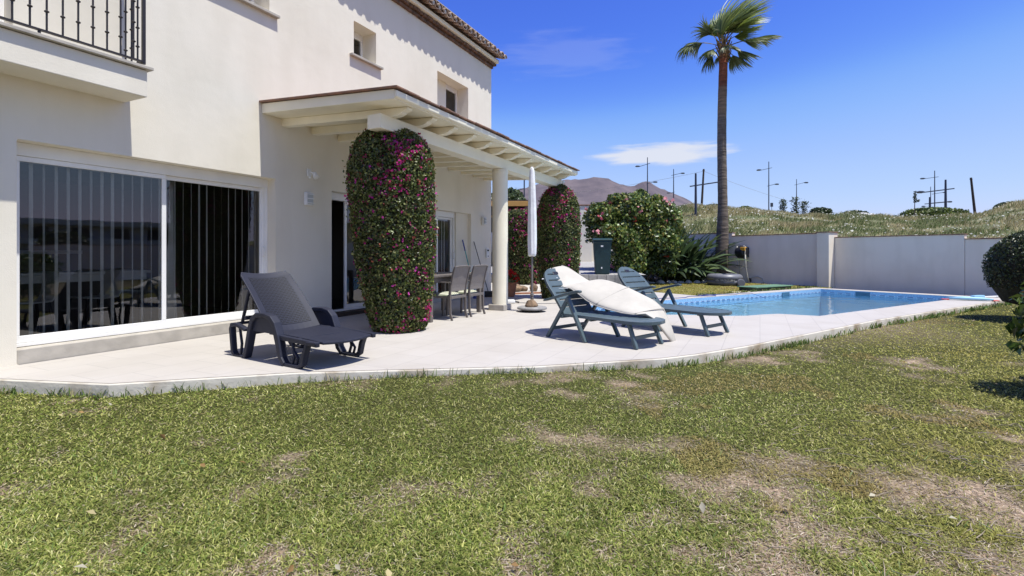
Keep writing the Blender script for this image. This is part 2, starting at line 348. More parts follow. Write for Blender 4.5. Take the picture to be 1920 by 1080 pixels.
def terrace_mat():
    m, nt, out = new_mat('pale stone terrace')
    p = nd(nt, 'ShaderNodeBsdfPrincipled'); p.inputs['Roughness'].default_value = .7; p.inputs['Specular IOR Level'].default_value = .25
    tc = nd(nt, 'ShaderNodeTexCoord'); mp = nd(nt, 'ShaderNodeMapping'); mp.inputs['Rotation'].default_value = (0, 0, -HROT); L(nt, tc.outputs['Object'], mp.inputs[0])
    br = nd(nt, 'ShaderNodeTexBrick'); br.offset = .5; br.inputs['Scale'].default_value = 1.; br.inputs['Brick Width'].default_value = .62; br.inputs['Row Height'].default_value = .42; br.inputs['Mortar Size'].default_value = .006; br.inputs['Mortar Smooth'].default_value = .4
    br.inputs['Color1'].default_value = (.455, .42, .378, 1); br.inputs['Color2'].default_value = (.437, .402, .36, 1); br.inputs['Mortar'].default_value = (.37, .34, .31, 1)
    L(nt, mp.outputs[0], br.inputs['Vector'])
    no = nd(nt, 'ShaderNodeTexNoise'); no.inputs['Scale'].default_value = 1.4; no.inputs['Detail'].default_value = 9; no.inputs['Roughness'].default_value = .65; L(nt, tc.outputs['Object'], no.inputs['Vector'])
    r = nd(nt, 'ShaderNodeValToRGB'); r.color_ramp.elements[0].position = .3; r.color_ramp.elements[0].color = (.92, .91, .895, 1); r.color_ramp.elements[1].position = .6; r.color_ramp.elements[1].color = (1, 1, 1, 1); L(nt, no.outputs['Fac'], r.inputs[0])
    mx = nd(nt, 'ShaderNodeMix', data_type='RGBA', blend_type='MULTIPLY'); mx.inputs['Factor'].default_value = 1; L(nt, br.outputs['Color'], mx.inputs['A']); L(nt, r.outputs[0], mx.inputs['B'])
    L(nt, mx.outputs['Result'], p.inputs['Base Color'])
    n2 = nd(nt, 'ShaderNodeTexNoise'); n2.inputs['Scale'].default_value = 70; n2.inputs['Detail'].default_value = 5; L(nt, tc.outputs['Object'], n2.inputs['Vector'])
    b = nd(nt, 'ShaderNodeBump'); b.inputs['Strength'].default_value = .15; b.inputs['Distance'].default_value = .01; L(nt, n2.outputs['Fac'], b.inputs['Height']); L(nt, b.outputs[0], p.inputs['Normal'])
    L(nt, p.outputs[0], out.inputs[0]); return m
M['terrace'] = terrace_mat()
obj('terrace', fill(TERR, POOL, 0.), M['terrace'], kind='structure')
# worn concrete face of the terrace edge, a few mm under the slab
edge = MB()
ring = [Vector((p[0], p[1], 0)) for p in TERR[:12]]
cuts = []
for i in range(len(ring) - 1):
    a, b = ring[i], ring[i + 1]; k = max(1, int((b - a).length / .25))
    cuts += [a.lerp(b, j / k) for j in range(k)]
cuts.append(ring[-1])
vs = []
for i, p in enumerate(cuts):
    d = (cuts[min(i + 1, len(cuts) - 1)] - cuts[max(i - 1, 0)]).normalized(); o_ = Vector((d.y, -d.x, 0))
    j = random.uniform(-.004, .012)
    vs += [p + o_ * (.010 + j * .4) + Vector((0, 0, -.004)), p + o_ * (.018 + j * .4) + Vector((0, 0, -.014)), p + o_ * (.020 + j * .6) + Vector((0, 0, -.05)), p + o_ * (.024 + j) + Vector((0, 0, -.25)), p - o_ * .05 + Vector((0, 0, -.004))]
for i in range(len(cuts) - 1):
    a = i * 5; b = a + 5
    edge.add([], []); edge.f += [(a, b, b + 1, a + 1), (a + 1, b + 1, b + 2, a + 2), (a + 2, b + 2, b + 3, a + 3), (a, a + 4, b + 4, b)]
edge.v = [tuple(v) for v in vs]
obj('terrace_edge', edge, mat('stained concrete edge', (.60, .55, .46), .85, .3, 2.6, c2=(.30, .23, .15), bump=.2, bscale=25, stops=(.30, .52)), kind='structure')
# pool shell
def pool_mat():
    m, nt, out = new_mat('pool plaster')
    p = nd(nt, 'ShaderNodeBsdfPrincipled'); p.inputs['Roughness'].default_value = .5
    tc = nd(nt, 'ShaderNodeTexCoord'); mp = nd(nt, 'ShaderNodeMapping'); mp.inputs['Rotation'].default_value = (0, 0, -AROT); L(nt, tc.outputs['Object'], mp.inputs[0])
    v = nd(nt, 'ShaderNodeTexVoronoi', feature='DISTANCE_TO_EDGE'); v.inputs['Scale'].default_value = 1.6
    nz = nd(nt, 'ShaderNodeTexNoise'); nz.inputs['Scale'].default_value = 2.5; L(nt, tc.outputs['Object'], nz.inputs['Vector'])
    no = nd(nt, 'ShaderNodeTexNoise'); no.inputs['Scale'].default_value = .8; no.inputs['Detail'].default_value = 6; L(nt, mp.outputs[0], no.inputs['Vector'])
    r = nd(nt, 'ShaderNodeValToRGB'); r.color_ramp.elements[0].color = (.40, .57, .70, 1); r.color_ramp.elements[1].color = (.50, .66, .76, 1); r.color_ramp.elements[0].position = .35; r.color_ramp.elements[1].position = .65
    L(nt, no.outputs['Fac'], r.inputs[0]); L(nt, r.outputs[0], p.inputs['Base Color']); L(nt, p.outputs[0], out.inputs[0]); return m
M['pool'] = pool_mat()
WZ = -.13
n = len(POOL); sh = MB(); sh.add([(x, y, -.004) for x, y in POOL] + [(x, y, -1.5) for x, y in POOL], [(i, (i + 1) % n, n + (i + 1) % n, n + i) for i in range(n)] + [tuple(range(n, 2 * n))])
obj('pool_shell', sh, M['pool'], kind='structure')
tb = MB()
for i in range(n):
    a = Vector((*POOL[i], 0)); b = Vector((*POOL[(i + 1) % n], 0)); d = (b - a).normalized(); inn = Vector((-d.y, d.x, 0)) * .003
    tb.add([a + inn + Vector((0, 0, -.25)), b + inn + Vector((0, 0, -.25)), b + inn + Vector((0, 0, -.012)), a + inn + Vector((0, 0, -.012))], [(0, 1, 2, 3)])
obj('tile_band', tb, mat('blue glass mosaic', (.27, .45, .62), .35, .3, 28, c2=(.20, .36, .54), stops=(.4, .6)), kind='structure')
# waterline mosaic: white and blue dashes around the pool
band = MB(); wband = MB()
for i in range(n):
    a = Vector((*POOL[i], 0)); b = Vector((*POOL[(i + 1) % n], 0)); d = (b - a).normalized(); inn = Vector((-d.y, d.x, 0)); ln = (b - a).length
    k = max(1, int(ln / .22)); st = ln / k
    for j in range(k):
        p0 = a + d * (j * st + .02) + inn * .006; p1 = a + d * (j * st + st - .03) + inn * .006
        wband.add([p0 + Vector((0, 0, -.118)), p1 + Vector((0, 0, -.118)), p1 + Vector((0, 0, -.092)), p0 + Vector((0, 0, -.092))], [(0, 1, 2, 3)])
        q0 = p0 + d * .02 + inn * .004; q1 = p1 - d * .02 + inn * .004
        band.add([q0 + Vector((0, 0, -.113)), q1 + Vector((0, 0, -.113)), q1 + Vector((0, 0, -.097)), q0 + Vector((0, 0, -.097))], [(0, 1, 2, 3)])
obj('waterline_tile', wband, mat('pale mosaic', (.62, .70, .76), .3), kind='structure')
obj('waterline_mosaic', band, mat('blue mosaic', (.03, .09, .26), .3), kind='structure')
def water_mat():
    m, nt, out = new_mat('pool water')
    f = nd(nt, 'ShaderNodeFresnel'); f.inputs['IOR'].default_value = 1.33
    t = nd(nt, 'ShaderNodeBsdfTransparent'); t.inputs[0].default_value = (.80, .93, .965, 1)
    g = nd(nt, 'ShaderNodeBsdfGlossy'); g.inputs['Roughness'].default_value = .02
    tc = nd(nt, 'ShaderNodeTexCoord')
    no = nd(nt, 'ShaderNodeTexNoise'); no.inputs['Scale'].default_value = 1.5; no.inputs['Detail'].default_value = 3; no.inputs['Distortion'].default_value = .8; L(nt, tc.outputs['Object'], no.inputs['Vector'])
    b = nd(nt, 'ShaderNodeBump'); b.inputs['Strength'].default_value = .3; b.inputs['Distance'].default_value = .08; L(nt, no.outputs['Fac'], b.inputs['Height'])
    L(nt, b.outputs[0], g.inputs['Normal'])
    mx = nd(nt, 'ShaderNodeMixShader'); L(nt, f.outputs[0], mx.inputs[0]); L(nt, t.outputs[0], mx.inputs[1]); L(nt, g.outputs[0], mx.inputs[2]); L(nt, mx.outputs[0], out.inputs[0]); return m
wm = MB(); wm.add([(x, y, WZ) for x, y in POOL], [tuple(range(n)) if sum(POOL[i][0] * POOL[(i + 1) % n][1] - POOL[(i + 1) % n][0] * POOL[i][1] for i in range(n)) > 0 else tuple(range(n))[::-1]]); obj('pool_water', wm, water_mat(), kind='structure', keep=True)
# lawn soil
def ground_mat():
    m, nt, out = new_mat('thatch and soil')
    p = nd(nt, 'ShaderNodeBsdfPrincipled'); p.inputs['Roughness'].default_value = .95; p.inputs['Specular IOR Level'].default_value = .1
    tc = nd(nt, 'ShaderNodeTexCoord')
    a = nd(nt, 'ShaderNodeTexNoise'); a.inputs['Scale'].default_value = 1.1; a.inputs['Detail'].default_value = 7; a.inputs['Roughness'].default_value = .6; L(nt, tc.outputs['Object'], a.inputs['Vector'])
    b = nd(nt, 'ShaderNodeTexNoise'); b.inputs['Scale'].default_value = 45; b.inputs['Detail'].default_value = 6; L(nt, tc.outputs['Object'], b.inputs['Vector'])
    r = nd(nt, 'ShaderNodeAttribute', attribute_name='Col')
    r2 = nd(nt, 'ShaderNodeValToRGB'); r2.color_ramp.elements[0].position = .3; r2.color_ramp.elements[0].color = (.4, .38, .36, 1); r2.color_ramp.elements[1].position = .68; r2.color_ramp.elements[1].color = (1.35, 1.3, 1.2, 1); L(nt, b.outputs['Fac'], r2.inputs[0])
    mx = nd(nt, 'ShaderNodeMix', data_type='RGBA', blend_type='MULTIPLY'); mx.inputs['Factor'].default_value = 1; L(nt, r.outputs[0], mx.inputs['A']); L(nt, r2.outputs[0], mx.inputs['B'])
    L(nt, mx.outputs['Result'], p.inputs['Base Color'])
    bp = nd(nt, 'ShaderNodeBump'); bp.inputs['Strength'].default_value = .8; bp.inputs['Distance'].default_value = .03; L(nt, b.outputs['Fac'], bp.inputs['Height']); L(nt, bp.outputs[0], p.inputs['Normal'])
    L(nt, p.outputs[0], out.inputs[0]); return m
M['ground'] = ground_mat()
HOLE = [xy(Vector((p[0], p[1], 0)) + (Vector((p[0], p[1], 0)) - Vector((4, 10, 0))).normalized() * -.02) for p in TERR]
BACK = -.03
def lawn_z(x, y):
    # the lawn swells towards the middle of the terrace front and falls away at both ends
    f = np.exp if isinstance(x, np.ndarray) else math.exp
    if isinstance(x, np.ndarray): return np.where(x * B.x + y * B.y > 8.8, BACK, LAWN + .062 * f(-((x + .2) / 2.0) ** 2) * f(-((y - 4.6) / 2.2) ** 2))
    return LAWN + .062 * f(-((x + .2) / 2.0) ** 2) * f(-((y - 4.6) / 2.2) ** 2)
def ground_fill():
    outer = [(-6000, -6000), (6000, -6000), (6000, 6000), (-6000, 6000)]; ext = [(-7 + .14 * i + random.uniform(-.03, .03), 1.0 + .14 * j + random.uniform(-.03, .03)) for i in range(100) for j in range(42)]
    pts = [Vector(p) for p in outer + HOLE] + [Vector(p) for p in ext]; n = 4; m_ = len(HOLE)
    ed = [(i, (i + 1) % n) for i in range(n)] + [(n + i, n + (i + 1) % m_) for i in range(m_)]
    v, e, f, *_ = geometry.delaunay_2d_cdt(pts, ed, [], 0, 1e-6); cx = np.array([sum(v[i].x for i in t) / len(t) for t in f]); cy = np.array([sum(v[i].y for i in t) / len(t) for t in f])
    ins = inside_np(cx, cy, HOLE); mb = MB(); mb.add([(p.x, p.y, lawn_z(p.x, p.y)) for p in v], [tuple(t) for t, q in zip(f, ins) if not q]); return mb
gnd_ = obj('ground', ground_fill(), M['ground'], kind='structure', smooth=True)
q = MB(); q.add([tuple(AB(a, b, BACK)) for a, b in ((11.81, 9.01), (19.2, 9.01), (19.2, 22), (11.81, 22))], [(0, 1, 2, 3)]); obj('back_lawn', q, M['ground'], kind='structure')
# ------------------------------------------------------------ house (local x along the facade, y inwards)
house = thing('house', 'white two storey stucco villa with tiled eaves and balcony', 'house', O, HROT)
H0, H1, HT = -5.0, 10.48, 6.45
OPEN = {'W1': (.2, 3.31, 0, 2.34, .32), 'D2': (4.48, 6.7, 0, 2.28, .26), 'D3': (7.1, 9.35, 0, 2.21, .28), 'V1': (2.2, 3.2, 4.93, 5.62, .42), 'V2': (5.03, 5.65, 4.92, 5.56, .42), 'V3': (7.79, 9.21, 4.2, 5.51, .42), 'B1': (-1.5, .17, 3.32, 5.5, .25)}
us = sorted({H0, H1} | {o[i] for o in OPEN.values() for i in (0, 1)} | set(np.arange(-4.5, 10.4, .75).round(3)))
zs = sorted({-.3, HT} | {o[i] for o in OPEN.values() for i in (2, 3)} | {1.1, 2.8, 3.8})
wv = MB(); idx = {}
def wvx(u, y, z):
    k = (round(u, 4), round(y, 4), round(z, 4))
    if k not in idx: idx[k] = len(wv.v); wv.v.append(k)
    return idx[k]
for i in range(len(us) - 1):
    for j in range(len(zs) - 1):
        cu, cz = (us[i] + us[i + 1]) / 2, (zs[j] + zs[j + 1]) / 2
        if any(o[0] < cu < o[1] and o[2] < cz < o[3] for o in OPEN.values()): continue
        wv.f.append([wvx(us[i], 0, zs[j]), wvx(us[i + 1], 0, zs[j]), wvx(us[i + 1], 0, zs[j + 1]), wvx(us[i], 0, zs[j + 1])])
for u0, u1, z0, z1, d in OPEN.values():
    def quad(*q): wv.f.append([wvx(*v) for v in q])
    quad((u0, 0, z0), (u0, d, z0), (u0, d, z1), (u0, 0, z1)); quad((u1, 0, z0), (u1, 0, z1), (u1, d, z1), (u1, d, z0))
    quad((u0, 0, z1), (u0, d, z1), (u1, d, z1), (u1, 0, z1)); quad((u0, 0, z0), (u1, 0, z0), (u1, d, z0), (u0, d, z0))
o = wv.v; DEP = 8.5
for q in [((H1, 0), (H1, DEP)), ((H1, DEP), (H0, DEP)), ((H0, DEP), (H0, 0))]:
    (a, b), (c_, d) = q; k = len(wv.v); wv.v += [(a, b, -.3), (c_, d, -.3), (c_, d, HT), (a, b, HT)]; wv.f.append([k, k + 1, k + 2, k + 3])
k = len(wv.v); wv.v += [(H0, 0, HT), (H1, 0, HT), (H1, DEP, HT), (H0, DEP, HT)]; wv.f.append([k, k + 1, k + 2, k + 3])
me = bpy.data.meshes.new('wall'); me.from_pydata(wv.v, [], wv.f); me.materials.append(M['wall'])
wall = bpy.data.objects.new('wall', me); COL.objects.link(wall); wall.parent = house
bv = wall.modifiers.new('edge', 'BEVEL'); bv.width = .018; bv.segments = 2; bv.limit_method = 'ANGLE'; bv.angle_limit = R(50)
# rooms behind the glass
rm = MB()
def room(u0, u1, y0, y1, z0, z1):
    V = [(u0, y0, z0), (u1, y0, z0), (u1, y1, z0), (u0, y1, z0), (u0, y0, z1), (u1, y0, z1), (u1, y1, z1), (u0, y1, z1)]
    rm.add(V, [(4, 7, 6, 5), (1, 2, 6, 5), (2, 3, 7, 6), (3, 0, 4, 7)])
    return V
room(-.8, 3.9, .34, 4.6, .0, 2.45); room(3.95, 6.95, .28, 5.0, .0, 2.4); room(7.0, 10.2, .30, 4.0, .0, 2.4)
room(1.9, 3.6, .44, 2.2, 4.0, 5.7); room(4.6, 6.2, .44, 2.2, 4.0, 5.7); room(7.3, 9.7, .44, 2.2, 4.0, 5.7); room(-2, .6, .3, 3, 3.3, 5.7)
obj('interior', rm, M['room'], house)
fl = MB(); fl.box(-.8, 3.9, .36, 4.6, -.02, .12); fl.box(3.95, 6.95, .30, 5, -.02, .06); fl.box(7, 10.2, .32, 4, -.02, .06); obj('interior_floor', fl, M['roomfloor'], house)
def slider(name, u0, u1, z0, z1, y, split, handle, dark_first=False, sh=.09):
    # sliding door: outer frame, two sashes each with its pane
    f = MB(); t = .05
    f.box(u0, u1, y - .02, y + .09, z1 - t - sh, z1 - .002); f.box(u0, u1, y - .03, y + .09, z0, z0 + .035)
    f.box(u0 + .002, u0 + t, y - .02, y + .09, z0 + .036, z1 - t - sh - .001); f.box(u1 - t, u1 - .002, y - .02, y + .09, z0 + .036, z1 - t - sh - .001)
    fr = obj(name, f, M['alu'], house, bevel=.004)
    zt = z1 - t - sh - .003; zb = z0 + .038
    for k, (a, b) in enumerate(split):
        yy = y - .004 + .045 * k; s = MB(); q = .055
        s.box(a, b, yy, yy + .035, zt - q, zt); s.box(a, b, yy, yy + .035, zb, zb + q + .02); s.box(a, a + q, yy + .001, yy + .034, zb + q + .021, zt - q - .001); s.box(b - q, b, yy + .001, yy + .034, zb + q + .021, zt - q - .001)
        so_ = obj('sash', s, M['alu'], fr, bevel=.004)
        g = MB(); g.add([(a + q, yy + .016, zb + q + .02), (b - q, yy + .016, zb + q + .02), (b - q, yy + .016, zt - q), (a + q, yy + .016, zt - q)], [(0, 1, 2, 3)])
        obj('pane', g, M['glass'], fr, keep=True)
    if handle:
        h = MB(); x = handle; h.tube([(x, y - .03, z0 + .95), (x, y - .07, z0 + .97), (x, y - .07, z0 + 1.09), (x, y - .03, z0 + 1.11)], .011); obj('handle', h, M['white'], fr, smooth=True)
    return fr
slider('sliding_door', .2, 3.31, .16, 2.34, .20, [(.24, 1.78), (1.72, 3.27)], 3.22)
slider('sliding_door', 4.48, 6.7, .08, 2.28, .15, [(4.95, 6.0), (5.6, 6.66)], None)
slider('sliding_door', 7.1, 8.78, .08, 2.21, .17, [(7.14, 8.06), (8.0, 8.74)], 8.70)
jb = MB(); jb.box(8.782, 9.352, .10, .30, 0, 2.212); obj('jamb_return', jb, M['wall'], house, bevel=.01)
sb = MB(); sb.box(.203, 3.307, .012, .30, -.02, .155); obj('door_sill', sb, M['sill'], house, bevel=.008)
sb = MB(); sb.box(4.483, 6.697, -.02, .28, -.02, .075); obj('door_sill', sb, M['dwood'], house, bevel=.006)
sb = MB(); sb.box(7.103, 9.2, -.02, .29, -.02, .075); obj('door_sill', sb, M['sill'], house, bevel=.006)
def window(u0, u1, z0, z1, y, sill=True, leaves_=1):
    f = MB(); t = .055
    f.box(u0 + .002, u1 - .002, y, y + .06, z1 - t - .07, z1 - .002); f.box(u0 + .002, u1 - .002, y, y + .06, z0 + .002, z0 + t)
    ed_ = [u0 + .002] + [u0 + (u1 - u0) * i / leaves_ - t / 2 for i in range(1, leaves_)] + [u1 - t - .002]
    for e in ed_: f.box(e, e + t, y + .001, y + .059, z0 + t + .001, z1 - t - .071)
    w_ = obj('window', f, M['alu'], house, bevel=.004)
    g = MB(); g.add([(u0 + t, y + .03, z0 + t), (u1 - t, y + .03, z0 + t), (u1 - t, y + .03, z1 - t - .07), (u0 + t, y + .03, z1 - t - .07)], [(0, 1, 2, 3)]); obj('pane', g, M['glass'], w_, keep=True)
    if sill:
        s = MB(); s.box(u0 - .11, u1 + .14, -.075, .0, z0 - .055, z0 - .015); s.box(u0 + .002, u1 - .002, .001, y, z0 - .05, z0 - .004); obj('window_sill', s, M['sill'], w_, bevel=.004)
    return w_
window(2.2, 3.2, 4.93, 5.62, .34, leaves_=2); window(5.03, 5.65, 4.92, 5.56, .34); w3_ = window(8.62, 9.21, 4.2, 5.51, .34, False, 1)
sp_ = MB(); sp_.box(7.792, 8.62, .31, .38, 4.2, 5.508); obj('shutter', sp_, M['trim'], w3_, bevel=.006); window(-1.5, .17, 3.32, 5.5, .18, False, 2)
# balcony
bal = MB(); NB = .47; BE = 1.19
bal.box(-3.6, BE, -NB, -.002, 2.975, 3.285); bo = obj('balcony', bal, M['wall'], house, bevel=.008)
lg = MB(); lg.box(-3.6, BE + .045, -NB - .05, -.003, 3.292, 3.325); obj('ledge', lg, M['sill'], bo, bevel=.004)
rl = MB(); yb = -NB + .02; zr0 = 3.385
rl.box(-3.6, BE - .03, yb - .018, yb + .018, zr0 - .012, zr0 + .006); rl.box(BE - .045, BE - .012, yb + .019, -.01, zr0 - .012, zr0 + .006)
rl.box(-3.6, BE - .03, yb - .022, yb + .022, 4.28, 4.31); rl.box(BE - .05, BE - .008, yb + .023, -.01, 4.28, 4.31)
def collar(x, y, z): rl.lathe([(.008, z - .014), (.022, z - .004), (.022, z + .004), (.008, z + .014)], 8, (x, y, 0))
for k in range(36):
    x = BE - .135 - .131 * k; rl.box(x - .007, x + .007, yb - .007, yb + .007, zr0 + .007, 4.279)
    for z in (zr0 + .20, zr0 + .42, zr0 + .66): collar(x, yb, z)
rl.box(BE - .046, BE - .014, yb - .016, yb + .016, zr0 - .03, 4.33)
for k in range(1, 4):
    y = yb + .125 * k; x = BE - .028; rl.box(x - .007, x + .007, y - .007, y + .007, zr0 + .007, 4.279)
    for z in (zr0 + .20, zr0 + .42, zr0 + .66): collar(x, y, z)
rl.box(-3.3, -3.28, yb - .01, yb + .01, zr0 - .06, zr0); rl.box(.2, .22, yb - .01, yb + .01, zr0 - .06, zr0)
obj('railing', rl, M['iron'], bo)
# eaves: stepped brick, plaster band, barrel tiles
br = MB()
def course(n_, z0, z1, st=.13, off=0.):
    x = H0 + off
    while x < H1 + n_:
        w_ = st * random.uniform(.93, 1.03); x2 = min(x + w_ - .012, H1 + n_ * .6); dy = random.uniform(-.012, .012)
        if x2 > x + .02: br.box(x, x2, -n_ + dy, .02, z0 + random.uniform(0, .006), z1 - random.uniform(.004, .01))
        x += w_
course(.055, HT - .02, HT + .05, .25); course(.12, HT + .052, HT + .125, .125, .06)
obj('cornice', br, M['brick'], house, bevel=.006)
pb = MB(); pb.box(H0, H1 + .11, -.19, .1, HT + .13, HT + .215); obj('cornice_band', pb, M['trim'], house, bevel=.008)
tl = MB(); mo = MB()
zt = HT + .235; SL = .30
def halfpipe(mb, x, y0, y1, r0, r1, up, z0, th=.016):
    k = 9; vs = []
    for (y, r) in ((y0, r0), (y1, r1)):
        for q in (r, r - th):
            for i in range(k):
                a = math.pi * i / (k - 1); vs.append((x + q * math.cos(a), y, z0 + (y - y0) * SL + up * q * math.sin(a)))
    fs = []
    for i in range(k - 1):
        fs += [(i, i + 1, 2 * k + i + 1, 2 * k + i), (k + i, 3 * k + i, 3 * k + i + 1, k + i + 1), (i, k + i, k + i + 1, i + 1)]
    fs += [(0, 2 * k, 3 * k, k), (k - 1, 2 * k - 1, 4 * k - 1, 3 * k - 1)]
    mb.add(vs, fs)
x = H0
while x < H1 + .25:
    for row in range(12):
        y0 = -.37 + row * .36 + random.uniform(-.012, .012); j = random.uniform(-.008, .008)
        if row == 0 or True:
            halfpipe(tl, x + j, y0 + .02, y0 + .42, .092, .082, -1, zt + .085 + row * .36 * SL)
            halfpipe(tl, x + .118 + j, y0 - .01, y0 + .40, .085, .095, 1, zt + .075 + row * .36 * SL)
    x += .236
rf = obj('roof', tl, M['tile'], house, smooth=False)
rb = MB(); rb.add([(H0, -.2, zt - .02), (H1 + .12, -.2, zt - .02), (H1 + .12, 4.0, zt - .02 + 4.2 * SL), (H0, 4.0, zt - .02 + 4.2 * SL), (H0, DEP, zt), (H1 + .12, DEP, zt)], [(0, 1, 2, 3), (3, 2, 5, 4), (0, 3, 4), (1, 5, 2)]); obj('roof_deck', rb, M['tile'], rf)
vg = MB(); vg.box(H0, H1 - .35, -.335, -.10, zt + .185, zt + .205); obj('eave_flashing', vg, M['sill'], rf, bevel=.003)
pc = MB()
for i in range(44):
    x = H0 + .118 + .236 * i + (15.7 - 44 * .236) * 0
x = H0
while x < H1 + .2:
    pc.lathe([(.03, -.0), (.062, .008), (.03, .016)], 10, (0, 0, 0)); k = len(pc.v) - 30
    for q in range(30):
        vx, vy, vz = pc.v[k + q]; pc.v[k + q] = (x + .118 + vx, -.345 + vz * 2 + random.uniform(-.004, .004), zt + .098 + vy)
    x += .236
obj('tile_mortar', pc, M['wstone'], rf, kind='stuff')
# ------------------------------------------------------------ pergola porch against the facade
perg = thing('pergola', 'white porch roof on round columns along the villa wall', 'pergola', O, HROT)
PE0, PE1, PN = 3.06, 10.42, 2.56; zw, sl = 3.465, .055
def ztop(n_): return zw - sl * n_
s = MB(); s.prism([(0, zw), (PN, ztop(PN)), (PN, ztop(PN) - .13), (0, zw - .15)], lambda n_, z: (PE0, -n_ - .003, z), lambda n_, z: (PE1, -n_ - .003, z)); obj('porch_ceiling', s, M['trim'], perg, bevel=.006)
fa = MB(); fa.prism([(PN + .002, ztop(PN) - .012), (PN + .045, ztop(PN) - .02), (PN + .045, ztop(PN) - .10), (PN + .002, ztop(PN) - .12)], lambda n_, z: (PE0 - .002, -n_ - .003, z), lambda n_, z: (PE1 + .002, -n_ - .003, z)); obj('fascia', fa, M['trim'], perg, bevel=.01)
ot = MB(); x = PE0 - .05
while x < PE1 + .03:
    w_ = .26 + random.uniform(-.008, .008); dz = random.uniform(-.005, .006); e = random.uniform(-.012, .012)
    ot.prism([(0, zw + .004), (PN + .075 + e, ztop(PN + .075) + .004), (PN + .075 + e, ztop(PN + .075) + .026), (0, zw + .03)], lambda n_, z: (x, -n_ - .004, z + dz), lambda n_, z: (x + w_ - .008, -n_ - .004, z + dz)); x += w_
n_ = 0.02
obj('tile_covering', ot, M['otile'], perg, bevel=.004)
for k in range(12):
    u = 3.42 + .602 * k; q = MB(); t0 = ztop(2.1) - .14
    pr = [(.0, zw - .152), (2.50, ztop(2.5) - .137), (2.49, ztop(2.5) - .165), (2.44, ztop(2.44) - .185), (2.40, ztop(2.4) - .20), (2.385, ztop(2.38) - .215), (2.34, ztop(2.34) - .235), (2.28, ztop(2.28) - .250), (2.20, ztop(2.2) - .256), (0, zw - .27)]
    q.prism(pr, lambda n_, z: (u, -n_ - .003, z), lambda n_, z: (u + .125, -n_ - .003, z)); obj('rafter', q, M['trim'], perg, bevel=.006)
q = MB(); bt = ztop(2.09) - .257
q.box(3.22, 10.36, -2.20, -1.96, bt - .205, bt - .002); obj('beam', q, M['trim'], perg, bevel=.008)
for cu in (3.95, 7.02, 10.14):
    q = MB(); pf = [(.163, .121), (.161, 1.3), (.160, bt - .30), (.166, bt - .295), (.168, bt - .25), (.160, bt - .245), (.160, bt - .212)]
    q.lathe(pf, 36, (cu, -2.08, 0)); cl = obj('column', q, M['trim'], perg, smooth=True); cl.modifiers.new('es', 'EDGE_SPLIT').split_angle = R(35)
    q = MB(); q.box(cu - .18, cu + .18, -2.26, -1.90, -.002, .12); obj('plinth', q, M['sill'], cl, bevel=.012)
# ------------------------------------------------------------ fittings on the house wall
def HL(u, n_, z): return P(u, n_, z)
def lamp_box(name, label, u, z, w_, h):
    t = thing(name, label, 'wall lamp', HL(u, .0, z), HROT, 'bulkhead lamps on the villa wall')
    b = MB(); b.box(-w_ / 2, w_ / 2, -.075, -.003, -h / 2, h / 2); obj('housing', b, M['white'], t, bevel=.015)
    g = MB(); g.box(-w_ / 2 + .018, w_ / 2 - .018, -.088, -.0752, -h / 2 + .018, h / 2 - .018); obj('lens', g, M['lens'], t, bevel=.006)
    c_ = MB()
    for k in range(3): c_.box(-w_ / 2 + .008, w_ / 2 - .008, -.102, -.089, -h / 2 + .03 + k * (h - .072) / 2, -h / 2 + .045 + k * (h - .072) / 2)
    obj('grille', c_, M['white'], t)
lamp_box('bulkhead_lamp', 'white caged wall lamp below the small spotlight, left of the open door', 3.93, 2.08, .15, .22)
lamp_box('bulkhead_lamp', 'white caged wall lamp above the white intercom box by the column', 9.98, 2.06, .16, .22)
t = thing('wall_spotlight', 'white sensor spotlight on the wall above the caged lamp', 'spotlight', HL(3.96, 0, 2.52), HROT)
b = MB(); b.box(-.04, .04, -.035, -.003, -.05, .07); b.tube([(0, -.03, .02), (.02, -.10, .0)], .014); obj('bracket', b, M['white'], t, bevel=.006)
b = MB(); b.lathe([(.01, .07), (.035, .05), (.05, -.05), (.044, -.052)], 16); T = Matrix.Translation((.03, -.13, -.04)) @ Matrix.Rotation(R(-35), 4, 'X'); b.v = [tuple(T @ Vector(v)) for v in b.v]; obj('lamp_head', b, M['white'], t, smooth=True)
b = MB(); b.lathe([(.005, .02), (.02, .012), (.022, -.012), (.005, -.02)], 12, (-.02, -.055, -.075)); obj('sensor', b, M['white'], t, smooth=True)
t = thing('intercom', 'white intercom box with dark screen on the wall near the column', 'intercom', HL(10.2, 0, 1.17), HROT)
b = MB(); b.box(-.07, .07, -.05, -.003, -.13, .13); obj('case', b, M['white'], t, bevel=.008)
b = MB(); b.box(-.045, .045, -.056, -.0505, .055, .10); obj('screen', b, M['black'], t); b = MB(); b.box(-.015, .03, -.056, -.0505, -.10, -.07); obj('button', b, M['black'], t)
t = thing('security_camera', 'white dome camera hanging under the porch corner', 'camera', P(10.47, 2.12, 3.02), HROT)
b = MB(); b.lathe([(.02, .08), (.10, .075), (.105, .03), (.09, .0), (.02, -.002)], 24); b.box(-.10, -.02, -.03, .03, .08, .11); obj('housing', b, M['white'], t, smooth=False, bevel=.004)
b = MB(); b.lathe([(.065, -.003), (.062, -.03), (.045, -.058), (.015, -.072)], 20); obj('dome', b, M['black'], t, smooth=True)
